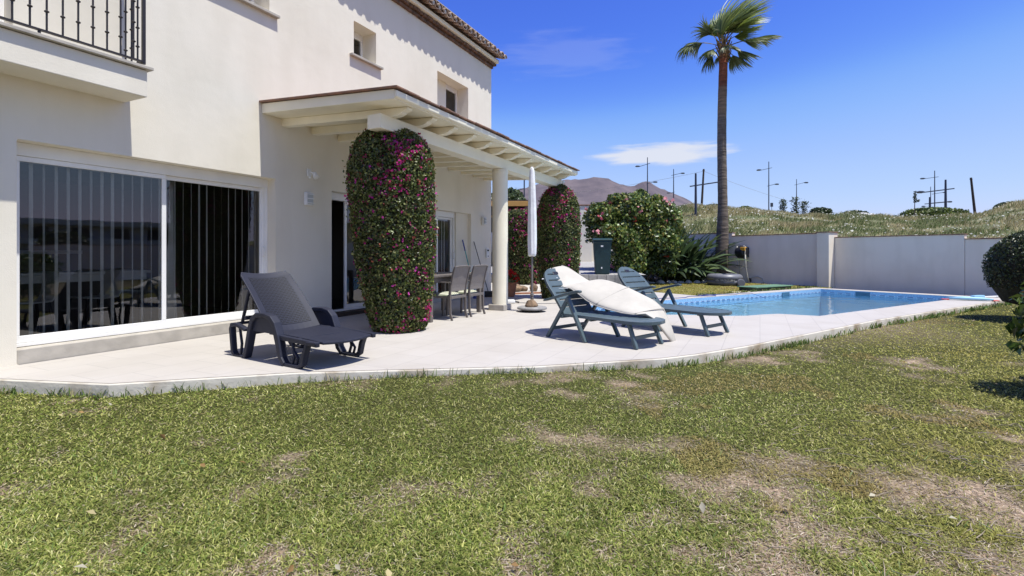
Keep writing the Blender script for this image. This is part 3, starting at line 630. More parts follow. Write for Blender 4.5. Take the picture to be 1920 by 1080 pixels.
# vertical blinds inside the glass
def blinds(name, label, us_, z0, z1, y, w_, ang, twist=0.):
    b = MB()
    for k, u in enumerate(us_):
        a = R(ang + random.uniform(-7, 7)); c_, s_ = math.cos(a) * w_ / 2, math.sin(a) * w_ / 2; nz_ = 7; vs = []
        for i in range(nz_):
            z = z0 + (z1 - z0) * i / (nz_ - 1); a2 = a + random.uniform(-.03, .03); 
            for q in (-1, 0, 1): vs.append((u + q * math.cos(a2) * w_ / 2, y + q * math.sin(a2) * w_ / 2 + (.006 if q == 0 else 0), z))
        b.add(vs, [(i * 3 + j, i * 3 + j + 1, i * 3 + j + 4, i * 3 + j + 3) for i in range(nz_ - 1) for j in range(2)])
    t = thing(name, label, 'blind', O, HROT, 'vertical blinds behind the glass')
    obj('slats', b, M['blind'], t); hr = MB(); hr.box(min(us_) - .1, max(us_) + .1, y - .03, y + .03, z1, z1 + .05); obj('head_rail', hr, M['white'], t)
blinds('vertical_blind', 'pale vertical blind slats behind the large sliding door', [.44 + .112 * k for k in range(12)] + [1.86 + .112 * k for k in range(13)], .2, 2.15, .34, .088, 49)
blinds('vertical_blind', 'pale vertical blind slats behind the door near the dining table', [7.3 + .11 * k for k in range(13)], .12, 2.0, .36, .085, 30)
q = MB(); q.sweep([(0, .0), (.01, .5), (.03, 1.2), (.035, 2.0)], -.008, .0, [.24, .16, .07, .06]); t = obj('curtain', q, M['blind'], loc=P(1.98, -.5, .16), rot=HROT, label='pale gathered curtain hanging behind the right glass pane', cat='curtain')
# furniture in the room behind the large glass
t = thing('inside_table', 'white topped table standing inside behind the left glass pane', 'table', P(1.35, -2.0, .12), HROT)
b = MB(); b.box(-1.0, 1.0, -.4, .4, .74, .78); b.box(-.96, .96, -.36, -.34, .64, .738); obj('table_top', b, M['white'], t, bevel=.006)
for x in (-.9, .9):
    for y in (-.32, .32): b = MB(); b.box(x - .03, x + .03, y - .03, y + .03, 0, .739); obj('leg', b, M['black'], t)
for k, (u, y, l) in enumerate(((.75, 1.35, 'left white shell chair with dark legs inside behind the glass'), (1.5, 1.4, 'right white shell chair with dark legs inside behind the glass'))):
    t = thing('inside_chair', l, 'chair', P(u, -y, .12), HROT + .15 * k, 'chairs inside behind the glass')
    b = MB(); b.sweep([(-.2, .44), (.0, .42), (.2, .43), (.24, .5), (.28, .8)], -.2, .2, .02); obj('seat', b, M['white'], t, bevel=.006)
    for x in (-.18, .18):
        for y_ in (-.17, .17): b = MB(); b.bar((x, y_, .42), (x * 1.25, y_ * 1.25, 0), .025, .025); obj('leg', b, M['black'], t)
t = thing('inside_shelf', 'long pale shelf board on brackets inside the back wall', 'shelf', P(1.0, -4.2, 1.15), HROT)
b = MB(); b.box(-1.6, 1.6, 0, .3, 0, .06); obj('board', b, M['white'], t)
b = MB(); b.box(-1.2, -1.16, .02, .38, -.16, -.002); obj('bracket', b, M['black'], t); b = MB(); b.box(1.16, 1.2, .02, .38, -.16, -.002); obj('bracket', b, M['black'], t)
# ------------------------------------------------------------ lawn
def green_amount(x, y):
    # cover 0..1: matted patches, plus the worn corner by the shrubs where bare soil shows
    d = vnoise(x, y, .8, 4) * .38 + vnoise(x + 31, y - 12, 2.9, 3) * .42 + vnoise(x - 5, y + 44, 8.0, 2) * .20
    dry = np.clip((x * .9 - y * .30 - .15) / 1.3, 0, 1) * np.clip((4.5 - y) / 1.5, 0, 1)
    near = np.clip((3.35 - y) / 1.2, 0, 1) * np.clip((x + 1.6) / 2.2, .1, 1)
    return d - .17 * dry - .10 * near, dry
def soil_cols(o_, bare_default):
    me_ = o_.data; k_ = len(me_.vertices); co_ = np.zeros(k_ * 3, np.float32); me_.vertices.foreach_get('co', co_); co_ = co_.reshape(-1, 3).astype(float); x, y = co_[:, 0], co_[:, 1]
    near = (np.abs(x) < 40) & (np.abs(y) < 40); g_, d_ = green_amount(np.where(near, x, 0), np.where(near, y, 12)); bare = np.clip((.385 - g_) * 8 + .30 * d_, 0, 1)[:, None] * near[:, None]
    cl = np.array([[.062, .068, .022]]) * (1 - bare) + np.array([[.35, .27, .205]]) * bare; cl *= (.8 + .4 * vnoise(np.where(near, x, 0) * 2 + 3, np.where(near, y, 0) * 2, 2.0, 3))[:, None]
    at_ = me_.color_attributes.new('Col', 'FLOAT_COLOR', 'POINT'); cc_ = np.ones((k_, 4), np.float32); cc_[:, :3] = cl; at_.data.foreach_set('color', cc_.ravel())
soil_cols(gnd_, 0); soil_cols(bpy.data.objects['back_lawn'], 0)
BED = [(2.6, 17.45), (3.6, 17.45), (4.2, 18.6), (5.0, 19.7), (6.3, 20.2), (8.1, 20.35), (9.0, 21.2), (9.0, 22.2), (5.0, 26), (4.4, 26), (4.4, 17.7)]
def scatter_px(n_, x0, x1, y0, y1):
    px = RNG.uniform(x0, x1, n_); py = RNG.uniform(y0, y1, n_); Y = F * (EYE - LAWN) / (py - HY); return (px - CX) / F * Y, Y
def blades(name, X, Y, Lr, wk, cols, lay, **k):
    n_ = len(X); az = RNG.uniform(0, 2 * np.pi, n_); inc = RNG.uniform(*lay, n_)          # inclination from the ground
    d = np.stack([np.cos(az) * np.cos(inc), np.sin(az) * np.cos(inc), np.sin(inc)], 1)
    s = np.stack([-np.sin(az), np.cos(az), RNG.normal(0, .35, n_)], 1); s = nrmz(s)
    dist = np.hypot(X, Y); ln = (RNG.uniform(*Lr, n_) * (1 + .02 * dist))[:, None]; wd = (wk * RNG.uniform(.7, 1.35, n_) * np.maximum(1, dist / 3.2))[:, None] / 2
    p = np.stack([X, Y, lawn_z(X, Y) + RNG.uniform(-.006, .010, n_)], 1)
    mid = p + d * ln * .55; tip = mid + (d * .5 + np.array([0, 0, -.28]) * np.sin(inc)[:, None]) * ln
    V = np.stack([p - s * wd, p + s * wd, mid - s * wd * .9, mid + s * wd * .9, tip], 1).reshape(-1, 3)
    b = np.arange(n_)[:, None] * 5
    return np_obj(name, V, quads=b + np.array([[0, 1, 3, 2]]), tris=b + np.array([[2, 3, 4]]), cols=np.repeat(cols, 5, 0), m=M['grass'], **k)
X, Y = scatter_px(840000, -700, 2700, 512, 1230)
far_strip = RNG.random(60000); a_ = RNG.uniform(11.5, 19.0, 60000); b_ = RNG.uniform(8.9, 15.5, 60000)
X = np.concatenate([X, A.x * a_ + B.x * b_]); Y = np.concatenate([Y, A.y * a_ + B.y * b_])
TE = [((p[0] - 4) * 1.0 + 4, p[1]) for p in TERR]
ok = ~inside_np(X, Y, TE) & ((X * A.x + Y * A.y) < 19.0) & (Y < 24)
u_, n__ = (X - O.x) * U.x + (Y - O.y) * U.y, (X - O.x) * N.x + (Y - O.y) * N.y
ok &= ~((n__ < .03) & (u_ < 10.6)); ok &= ~inside_np(X, Y, BED) & ~((X < 3.6) & (Y > 15.9)); ok &= ~((X * A.x + Y * A.y < 11.7) & (X * B.x + Y * B.y > 8.9))
X, Y = X[ok], Y[ok]
g, dry = green_amount(X, Y)
keep = RNG.random(len(X)) < np.clip((g - .14) * 4.2, .42, 1) * (1 - .45 * dry)
X, Y, g, dry = X[keep], Y[keep], g[keep], dry[keep]; n_ = len(X)
gp = pick([(.205, .245, .056), (.33, .335, .105), (.125, .165, .034), (.45, .415, .165), (.58, .53, .30)], [4, 4, 2.8, 2.6, 1.2], n_, .26)
sp = pick([(.48, .39, .28), (.38, .28, .18), (.58, .50, .38), (.28, .20, .12), (.22, .23, .07)], [4, 3, 2, 2, 2], n_, .18)
tn = vnoise(X + 80, Y + 40, .8, 3)[:, None]; t2 = vnoise(X + 10, Y + 70, 5.5, 2)[:, None]; gp = gp * (.50 + .34 * tn + .42 * t2) * np.array([1., 1.03, .86])
yel = np.clip((X - 2.0) / 4, 0, 1)[:, None] * .5 + np.clip((Y - 12) / 3, 0, 1)[:, None] * .12 + .35 * dry[:, None]; yel = np.clip(yel, 0, .8) * (.5 + vnoise(X + 5, Y + 22, 1.3, 2)[:, None]); gp = gp * (1 - yel) + np.array([[.42, .345, .085]]) * yel * (.6 + .7 * RNG.random((n_, 1)))
rust = (vnoise(X + 60, Y + 15, .9, 3) > .63) & (X > 1.0); gp[rust] = gp[rust] * .55 + np.array([.36, .22, .10]) * .45
pst = np.clip((.435 - g) * 6, .04, .88); st = RNG.random(n_) < pst
cc = np.where(st[:, None], sp, gp)
hi = ~st
blades('grass', X[hi], Y[hi], (.013, .034), .0038, cc[hi], (R(6), R(52)), kind='stuff', label='mown green lawn with yellowing patches', cat='grass')
blades('dry_grass', X[st], Y[st], (.012, .034), .0030, cc[st], (R(0), R(26)), kind='stuff', label='straw coloured dead grass lying in the lawn', cat='dry grass')
# coarse runner grass in the foreground and taller tufts along the terrace edge
X, Y = scatter_px(5000, -500, 2500, 850, 1250); g, dry = green_amount(X, Y); k_ = (g > .44); X, Y = X[k_], Y[k_]
blades('coarse_grass', X, Y, (.03, .055), .005, pick([(.18, .26, .07), (.28, .33, .12), (.13, .19, .05)], [3, 2, 2], len(X)), (R(14), R(60)), kind='stuff', label='broad bladed runners in the near lawn', cat='grass')
ex, ey = [], []
for i in range(1, len(cuts) - 1):
    if random.random() < .8 or True:
        m_ = int(random.uniform(8, 60) * (1.0 if random.random() < .6 else .25)); a, b = cuts[i], cuts[i + 1]; d = (b - a).normalized(); o_ = Vector((d.y, -d.x, 0))
        for _ in range(m_):
            q = a.lerp(b, random.random()) + o_ * random.uniform(.02, .09); ex.append(q.x); ey.append(q.y)
ex, ey = np.array(ex), np.array(ey)
blades('edge_grass', ex, ey, (.05, .12), .0045, pick([(.10, .17, .04), (.15, .20, .06), (.30, .27, .14)], [3, 3, 1.5], len(ex)), (R(35), R(85)), kind='stuff', label='longer grass tufts along the terrace edge', cat='grass')
# fallen leaves and twigs on the lawn
X, Y = scatter_px(75, -300, 2300, 600, 1200); k_ = ~inside_np(X, Y, TERR) & ((X - O.x) * N.x + (Y - O.y) * N.y > .1); X, Y = X[k_], Y[k_]
leaves('fallen_leaves', np.stack([X, Y, np.full(len(X), LAWN + .05)], 1), np.tile([[0, 0, 1.]], (len(X), 1)), .042, pick([(.50, .42, .22), (.36, .22, .09), (.55, .5, .38)], [3, 2, 1], len(X)), M['flower'], rnd=.5, kind='stuff', label='dry fallen leaves scattered over the lawn', cat='leaves')
X, Y = scatter_px(900, 1000, 2400, 720, 1200); g, dry = green_amount(X, Y); k_ = dry + .25 * RNG.random(len(X)) > .35; X, Y = X[k_], Y[k_]
tw = MB()
for x, y in list(zip(X, Y))[:420]:
    a = random.uniform(-.6, .6) + (0 if random.random() < .6 else 1.5); l_ = random.uniform(.04, .16); z = LAWN + random.uniform(.012, .03)
    tw.tube([(x, y, z), (x + math.cos(a) * l_ * .5, y + math.sin(a) * l_ * .5 + random.uniform(-.01, .01), z + .006), (x + math.cos(a) * l_, y + math.sin(a) * l_, z - .002)], [.0022, .002, .001], 4)
obj('dead_twigs', tw, mat('bleached twigs', (.36, .29, .21), .9, .4, 30), kind='stuff', label='bleached twigs on the bare worn ground', cat='twigs')
# ------------------------------------------------------------ bougainvillea on the porch columns and beyond
LP = [(.080, .108, .022), (.13, .16, .036), (.040, .056, .013), (.23, .24, .075), (.17, .11, .05)]
FP = [(.50, .03, .22), (.38, .03, .10), (.62, .08, .40), (.36, .10, .07)]
def surf(n_, prof, z0, z1, cen, sq=1.0):
    # points and normals on a column of given radius profile, with lumps
    z = RNG.uniform(z0, z1, n_); th = RNG.uniform(0, 2 * np.pi, n_)
    zk, rk = np.array([p[0] for p in prof]), np.array([p[1] for p in prof]); r = np.interp(z, zk, rk)
    keep = RNG.random(n_) < np.clip(r / r.max() + .12, 0, 1); z, th, r = z[keep], th[keep], r[keep]
    lump = .955 + .08 * vnoise(th * 1.6 + 9, z * 2.2, 1.0, 3) + .03 * RNG.normal(0, 1, len(z)) * .5
    dep = 1 - np.abs(RNG.normal(0, .05, len(z)))
    c_, s_ = np.cos(th), np.sin(th)
    if sq > 1: k_ = 1 / (np.abs(c_) ** sq + np.abs(s_) ** sq) ** (1 / sq); c_, s_ = c_ * k_, s_ * k_
    cz = np.array([cen(q) for q in z]); dr = np.gradient(rk, zk); sl_ = np.interp(z, zk, dr)
    p = np.stack([cz[:, 0] + r * lump * dep * c_, cz[:, 1] + r * lump * dep * s_, z], 1); nv = nrmz(np.stack([c_, s_, -sl_], 1)); return p, nv
def core(prof, cen, f=.86, sq=1.0, n_=28):
    mb = MB(); vs = []
    for z, r in prof:
        cx, cy = cen(z)
        for j in range(n_):
            a = 2 * math.pi * j / n_; c_, s_ = math.cos(a), math.sin(a)
            if sq > 1: k_ = 1 / (abs(c_) ** sq + abs(s_) ** sq) ** (1 / sq); c_, s_ = c_ * k_, s_ * k_
            rr = max(r * f + random.uniform(-.02, .02) * r, .01); vs.append((cx + rr * c_, cy + rr * s_, z))
    k = len(prof); fs = [(i * n_ + j, i * n_ + (j + 1) % n_, (i + 1) * n_ + (j + 1) % n_, (i + 1) * n_ + j) for i in range(k - 1) for j in range(n_)]
    return mb.add(vs, fs + [tuple(range(n_))[::-1], tuple((k - 1) * n_ + j for j in range(n_))])
def bougain(name, label, loc, prof, cen, n_leaf, n_fl, size, group, sq=1., zf=None):
    t = thing(name, label, 'bougainvillea', loc, 0, group)
    z0, z1 = prof[0][0], prof[-1][0]
    obj('stems_or_core', core(prof, cen, .88, sq), M['twig'], t)  # added solid dark core, blocks see-through; shade of the inside is in its colour
    p, nv = surf(n_leaf, prof, z0, z1, cen, sq); n_ = len(p)
    cv = vnoise(p[:, 0] * 2 + 7 + p[:, 1], p[:, 2], 2.2, 3)[:, None]
    leaves('foliage', p, nv, size, pick(LP, [4, 4, 3, 1.6, 1.0], n_, .25) * (.65 + .7 * cv), M['leaf'], t, asp=.33, rnd=.65)
    # short shoots that stick out of the clipped face
    p, nv = surf(n_leaf // 28, prof, z0, z1, cen, sq); p = p + nv * RNG.uniform(.01, .06, (len(p), 1))
    leaves('foliage', p, nv, size * 1.05, pick(LP, [2, 4, 1, 4, 2], len(p), .2), M['leaf'], t, rnd=1.1)
    q, qn = surf(n_fl * 6, prof, z0, z1, cen, sq); m_ = vnoise(q[:, 0] * 1.3 + q[:, 1] * 1.1 + 3, q[:, 2] * 1.2 + 5, 3.2, 2)
    wz = (q[:, 2] - z0) / (z1 - z0); pr = np.clip((m_ - .44) * 4, 0, 1) * (.12 + 1.0 * np.clip(wz - .55, 0, 1) * 2.2 + .25 * (wz < .12)) + .03
    k_ = RNG.random(len(q)) < pr; q, qn = q[k_], qn[k_]
    petals('blossoms', q + qn * .015, qn, size * .85, pick(FP, [3, 3, 1.6, 1], len(q), .25), M['flower'], t, kind='stuff')
    return t
prof1 = [(.0, .37), (.12, .43), (.5, .51), (1.0, .58), (1.5, .62), (2.0, .64), (2.45, .64), (2.68, .59), (2.85, .50), (2.97, .38), (3.05, .24), (3.08, .08)]
b1 = P(3.95, 2.10) + Vector((-.12, 0, 0))
bougain('bougainvillea', 'tall clipped bougainvillea column nearest the camera, wrapped round the front porch post', b1, prof1, lambda z: (-.13 * min(z / 2.2, 1), .0), 38000, 1150, .044, 'bougainvillea columns')
prof2 = [(.0, .42), (.4, .50), (1.0, .55), (1.8, .57), (2.3, .55), (2.6, .47), (2.8, .34), (2.92, .18), (2.96, .08)]
bougain('bougainvillea', 'rounded bougainvillea column round the far porch post beside the parasol', P(10.14, 2.05) + Vector((.12, -.02, 0)), prof2, lambda z: (0, 0), 20000, 560, .052, 'bougainvillea columns')
prof3 = [(.0, .55), (.3, .62), (1.2, .66), (2.2, .66), (2.5, .62), (2.62, .5), (2.66, .3)]
bougain('bougainvillea', 'boxy bougainvillea hedge with a magenta top between column and parasol', Vector((.42, 17.3, 0)), prof3, lambda z: (0, 0), 13000, 620, .065, 'bougainvillea columns', sq=3.)
# ------------------------------------------------------------ charcoal sun lounger
ga = math.atan2(-.545, .839)
t = thing('sun_lounger', 'charcoal resin lounger with perforated back in front of the large sliding door', 'sun lounger', (-2.40, 5.68, 0), ga)
def grid_plate(mb, fn, nu, nv, th):
    # curved plate: fn(a,b) gives a point and the thickness direction
    top = [fn(i / nu, j / nv) for i in range(nu + 1) for j in range(nv + 1)]; k = (nu + 1) * (nv + 1)
    vs = [p for p, d in top] + [p - d * th for p, d in top]; w_ = nv + 1; fs = []
    for i in range(nu):
        for j in range(nv): a = i * w_ + j; fs += [(a, a + 1, a + w_ + 1, a + w_), (k + a, k + a + w_, k + a + w_ + 1, k + a + 1)]
    for i in range(nu): a = i * w_; fs += [(a, a + w_, k + a + w_, k + a), (a + nv, k + a + nv, k + a + nv + w_, a + nv + w_)]
    for j in range(nv): a = nu * w_ + j; fs += [(j, k + j, k + j + 1, j + 1), (a, a + 1, k + a + 1, k + a)]
    return mb.add(vs, fs)
def perf_mat():
    m, nt, out = new_mat('perforated charcoal resin'); p = nd(nt, 'ShaderNodeBsdfPrincipled'); p.inputs['Roughness'].default_value = .55; p.inputs['Specular IOR Level'].default_value = .25
    tc = nd(nt, 'ShaderNodeTexCoord'); br = nd(nt, 'ShaderNodeTexBrick'); br.inputs['Scale'].default_value = 1; br.inputs['Brick Width'].default_value = .05; br.inputs['Row Height'].default_value = .024; br.inputs['Mortar Size'].default_value = .006; br.inputs['Mortar Smooth'].default_value = .1
    br.inputs['Color1'].default_value = (.006, .006, .008, 1); br.inputs['Color2'].default_value = (.010, .010, .013, 1); br.inputs['Mortar'].default_value = (.022, .024, .038, 1)
    mp = nd(nt, 'ShaderNodeMapping'); mp.inputs['Rotation'].default_value = (0, 0, R(90)); L(nt, tc.outputs['UV'], mp.inputs[0]); L(nt, tc.outputs['UV'], br.inputs['Vector'])
    b = nd(nt, 'ShaderNodeBump'); b.inputs['Distance'].default_value = .004; L(nt, br.outputs['Fac'], b.inputs['Height']); L(nt, b.outputs[0], p.inputs['Normal'])
    L(nt, br.outputs['Color'], p.inputs['Base Color']); L(nt, p.outputs[0], out.inputs[0]); return m
hx, hz, bx, bz = -.03, .315, -.66, .945
bd = Vector((bx - hx, 0, bz - hz)); bn = Vector((bz - hz, 0, hx - bx)).normalized()
def backf(a, b, hw=.325):
    wv_ = hw * (1 - .06 * a - .25 * max(0, a - .93) / .07 * .35); s_ = b * 2 - 1
    p = Vector((hx, 0, hz)) + bd * a + Vector((0, s_ * wv_, 0)) + bn * (-.035 * math.cos(s_ * math.pi / 2) + .02 * math.sin(a * math.pi)); return p, bn
b = MB(); grid_plate(b, backf, 14, 10, .022); bko = obj('backrest', b, M['resin'], t, smooth=False, bevel=.006)
b = MB()
def inset(a, b_): p, d = backf(.10 + .80 * a, .13 + .74 * b_); return p + d * .0035, d
grid_plate(b, inset, 12, 10, .006); pm = obj('perforated_panel', b, perf_mat(), bko)
uv = pm.data.uv_layers.new(name='UVMap')
for lp in pm.data.loops:
    v = pm.data.vertices[lp.vertex_index].co; uv.data[lp.index].uv = (v.y, (v - Vector((hx, 0, hz))).dot(bd.normalized()))
b = MB()
def seatf(a, b_):
    x = -.03 + .88 * a; s_ = b_ * 2 - 1; hw = .325 - .02 * a; ex = .05 * (1 - s_ * s_) * max(0, (a - .8) / .2)
    return Vector((x + ex, s_ * hw, .315 - .012 * math.cos(s_ * 1.5) - .03 * a * a)), Vector((0, 0, 1))
grid_plate(b, seatf, 14, 10, .028); obj('seat', b, M['resin'], t, bevel=.008)
for sgn, nm in ((-1, ''), (1, '')):
    y0, y1 = (sgn * .385, sgn * .325) if sgn > 0 else (-.385, -.325)
    lo, hi_ = min(y0, y1), max(y0, y1)
    b = MB()
    b.sweep([(-.40, .0), (-.62, .005), (-.665, .05), (-.70, .30), (-.685, .345), (-.60, .355), (-.40, .31)], lo, hi_, [.045, .045, .05, .055, .05, .04, .035])
    b.sweep([(-.40, .012), (-.36, .12), (-.30, .33), (-.25, .44), (-.17, .49), (-.02, .497), (.09, .475), (.15, .42), (.20, .30), (.27, .08), (.33, .02)], lo - .012, hi_ + .012, [.05, .055, .06, .065, .05, .045, .05, .06, .075, .06, .045])
    b.sweep([(.30, .012), (.55, .012), (.615, .05), (.645, .16), (.70, .265), (.84, .275)], lo, hi_, [.045, .045, .05, .05, .045, .03])
    b.sweep([(-.52, .02), (-.50, .15), (-.545, .33)], lo + .015, hi_ - .015, .022)
    b.sweep([(.43, .02), (.47, .12), (.43, .27)], lo + .015, hi_ - .015, .026); b.sweep([(.50, .02), (.53, .10), (.47, .16)], lo + .015, hi_ - .015, .022)
    b.sweep([(.19, .285), (.84, .262)], lo + .01, hi_ - .002, .05)
    fr = obj('side_frame', b, M['resin'], t, bevel=.009)
    b = MB(); b.prism([(-.30, .31), (-.26, .41), (-.17, .463), (-.03, .468), (.07, .45), (.12, .41), (.155, .31)], lambda x, z: (x, lo + .018, z), lambda x, z: (x, hi_ - .018, z)); obj('arm_panel', b, M['resin'], fr)
b = MB()
for y in (-.27, .27): b.bar((-.50, y, .745), (-.645, y, .37), .03, .03)
b.bar((-.645, -.325, .36), (-.645, .325, .36), .035, .03); b.bar((-.50, -.325, .43), (-.50, .325, .43), .03, .045); b.bar((-.5, -.27, .73), (-.5, .27, .73), .03, .03); obj('back_prop', b, M['resin'], t, bevel=.006)
b = MB()
for x in (-.35, .1, .5): b.bar((x, -.326, .28), (x, .326, .28), .05, .035)
obj('cross_bar', b, M['resin'], t, bevel=.006)
# ------------------------------------------------------------ blue green folding loungers
def outline(mb, fn, s0, s1, w0, th, nsl, gap, rim, flip=1):
    # slatted board with a rim: fn(s,y,h) -> point; w0(s) half width
    n_ = 40
    for sg in (-1, 1):
        vs = []
        for i in range(n_ + 1):
            s = s0 + (s1 - s0) * i / n_; wo_ = w0(s); wi = max(wo_ - rim, 0)
            vs += [fn(s, sg * wo_, .006), fn(s, sg * wi, .006), fn(s, sg * wi, -th), fn(s, sg * wo_, -th - .008)]
        fs = []
        for i in range(n_):
            a = i * 4
            for j in range(4): fs.append((a + j, a + (j + 1) % 4, a + 4 + (j + 1) % 4, a + 4 + j))
        mb.add(vs, fs + [(0, 1, 2, 3), (n_ * 4, n_ * 4 + 3, n_ * 4 + 2, n_ * 4 + 1)])
    st = (s1 - s0) / nsl
    for k in range(nsl):
        a = s0 + k * st + (gap / 2 if k else 0); e = s0 + (k + 1) * st - (gap / 2 if k < nsl - 1 else 0); vs = []
        for s in (a, a + .012, e - .012, e):
            wi = max(w0(min(max(s, s0), s1)) - rim * .6, .01); h = .0 if s in (a, e) else .005
            vs += [fn(s, y * wi, h) for y in (-1, -.5, 0, .5, 1)] + [fn(s, y * wi, -th) for y in (-1, -.5, 0, .5, 1)]
        fs = []
        for i in range(3):
            for j in range(4): q = i * 10 + j; fs += [(q, q + 1, q + 11, q + 10), (q + 5, q + 15, q + 16, q + 6)]
            q = i * 10; fs += [(q, q + 10, q + 15, q + 5), (q + 4, q + 9, q + 19, q + 14)]
        fs += [(j, j + 5, j + 6, j + 1) for j in range(4)] + [(30 + j, 31 + j, 36 + j, 35 + j) for j in range(4)]
        mb.add(vs, fs)
def green_lounger(label, loc, rot):
    t = thing('sun_lounger', label, 'sun lounger', loc, rot, 'blue green folding loungers by the pool')
    wS = lambda s: .325 * math.sqrt(max(0, 1 - max(0, (s - .62) / .33) ** 2.3)) + .001
    b = MB(); outline(b, lambda s, y, h: Vector((s, y, .335 + h - .012 * max(0, s) + .0 * y)), -.36, .95, wS, .024, 11, .010, .05); obj('seat', b, M['green'], t, bevel=.004)
    d = Vector((-.655, 0, .755)).normalized(); nn = Vector((.755, 0, .655)).normalized()
    wB = lambda s: .315 * math.sqrt(max(0, 1 - max(0, (s - .42) / .385) ** 2.2)) + .001
    h0 = Vector((-.33, 0, .33))
    b = MB(); outline(b, lambda s, y, h: h0 + d * s + nn * (h + .02 * math.sin(s * 4)) + Vector((0, y, 0)), .0, .80, wB, .024, 7, .016, .055); bk = obj('backrest', b, M['green'], t, bevel=.004)
    b = MB(); q = h0 + d * .70 + nn * .012
    for i in (0,): b.box(-.028, .028, -.055, .055, -.004, .004, Matrix.Translation(q) @ Matrix(((d.x, 0, nn.x), (0, 1, 0), (d.z, 0, nn.z))).to_4x4())
    obj('hand_hole', b, M['black'], bk, bevel=.003)
    for sg in (-1, 1):
        y = sg * .36
        b = MB(); b.bar((-.235, y, .57), (.075, y, .0), .042, .058, up=(0, 1, 0)); obj('leg', b, M['green'], t, bevel=.008)
        b = MB(); b.bar((-.21, y - sg * .001, .575), (-.60, y - sg * .001, .0), .040, .056, up=(0, 1, 0)); obj('leg', b, M['green'], t, bevel=.008)
        b = MB(); b.sweep([(-.66, .50), (-.60, .515), (-.30, .60), (-.06, .655), (-.01, .655)], y - .034, y + .034, [.022, .03, .034, .036, .03]); obj('armrest', b, M['green'], t, bevel=.010)
        b = MB(); b.bar((.66, sg * .255, .305), (.79, sg * .285, .0), .045, .05, up=(0, 1, 0)); obj('leg', b, M['green'], t, bevel=.008)
    b = MB(); b.bar((.735, -.265, .125), (.735, .265, .125), .028, .045); obj('stretcher', b, M['green'], t, bevel=.005)
    b = MB(); b.bar((-.50, -.345, .13), (-.50, .345, .13), .028, .045); obj('stretcher', b, M['green'], t, bevel=.005)
    b = MB(); b.bar((-.36, -.35, .30), (-.36, .35, .30), .035, .04); b.bar((.1, -.30, .29), (.1, .30, .29), .03, .035); b.bar((.62, -.25, .29), (.62, .25, .29), .03, .035); obj('cross_bar', b, M['green'], t)
    return t
gl = math.atan2(-.735, .678)
c1 = (G(1187, 655) + G(1242, 645)) / 2; ax_ = Vector((math.cos(gl), math.sin(gl), 0)); L1 = c1 - ax_ * .77
green_lounger('blue green slatted lounger carrying the cream pad', L1, gl)
c2 = (G(1325, 632) + G(1365, 622)) / 2; L2 = c2 - ax_ * .77
green_lounger('bare blue green slatted lounger beside the pool, without a pad', L2, gl - .03)
# cream pad twisted over the first lounger
rows = [((-.88, .12, .955), (.02, .10, .02), .03), ((-.84, .14, .92), (.03, .18, .02), .045), ((-.74, .17, .83), (.04, .235, .02), .055), ((-.62, .20, .735), (.05, .255, .03), .05), ((-.55, .215, .70), (.06, .26, .03), .04), ((-.50, .225, .705), (.06, .26, .035), .05),
        ((-.40, .235, .715), (.07, .265, .055), .085), ((-.25, .24, .67), (.08, .265, .08), .10), ((-.10, .245, .61), (.09, .265, .105), .105), ((.06, .25, .555), (.09, .265, .11), .105), ((.26, .255, .50), (.09, .265, .09), .10), ((.45, .27, .45), (.08, .26, .07), .09), ((.59, .31, .39), (.06, .26, .02), .07), ((.69, .37, .29), (.04, .25, -.10), .06), ((.75, .42, .17), (.02, .23, -.16), .05), ((.78, .45, .06), (.0, .20, -.17), .035)]
b = MB(); nu = 16
for c_, w_, th in rows:
    c_ = Vector(c_); w_ = Vector(w_)
    i_ = rows.index((tuple(c_) if False else rows[0][0], rows[0][1], rows[0][2])) if False else 0
cen = [Vector(r[0]) for r in rows]; vs = []
for i, (c_, w_, th) in enumerate(rows):
    c_ = Vector(c_); w_ = Vector(w_); tg = (cen[min(i + 1, len(rows) - 1)] - cen[max(i - 1, 0)]).normalized(); up = tg.cross(w_).normalized()
    if up.z < 0: up = -up
    for j in range(nu):
        a = 2 * math.pi * j / nu; ca, sa = math.cos(a), math.sin(a); e = .4
        vs.append(c_ + w_ * (abs(ca) ** .8 * (1 if ca > 0 else -1)) + up * (th * .5 * abs(sa) ** e * (1 if sa > 0 else -1) * (.7 + .3 * (1 - abs(ca) ** 4))))
k = len(rows); b.add(vs, [(i * nu + j, i * nu + (j + 1) % nu, (i + 1) * nu + (j + 1) % nu, (i + 1) * nu + j) for i in range(k - 1) for j in range(nu)] + [tuple(range(nu))[::-1], tuple((k - 1) * nu + j for j in range(nu))])
pad = obj('lounger_pad', b, M['cush'], loc=L1, rot=gl, smooth=True, sub=2, label='cream padded cushion slipping sideways off the nearer slatted lounger', cat='cushion')
for sg in (1, -1):
    b = MB(); b.tube([Vector(c_) + Vector(w_) * (sg * .985) for c_, w_, th in rows], .008, 6); obj('piping', b, M['cush'], pad, smooth=True)
for i_ in (4, 9, 12):
    c_, w_, th = rows[i_]; c_ = Vector(c_); w_ = Vector(w_); tg = (cen[i_ + 1] - cen[i_ - 1]).normalized(); up = tg.cross(w_).normalized(); up = up if up.z > 0 else -up
    b = MB(); b.tube([c_ + w_ * q_ + up * (th * .5 * (abs(1 - q_ * q_) ** .22)) for q_ in (-.97, -.9, -.7, -.4, 0, .4, .7, .9, .97)], .0055, 6); obj('seam', b, M['cush'], pad, smooth=True)
b = MB(); b.tube([(-.72, -.03, .80), (-.76, -.16, .80), (-.78, -.285, .79)], .009, 5); b.tube([(-.50, -.05, .66), (-.62, -.18, .66), (-.68, -.30, .68)], .003, 5); obj('tie_strap', b, M['canvas'], pad)
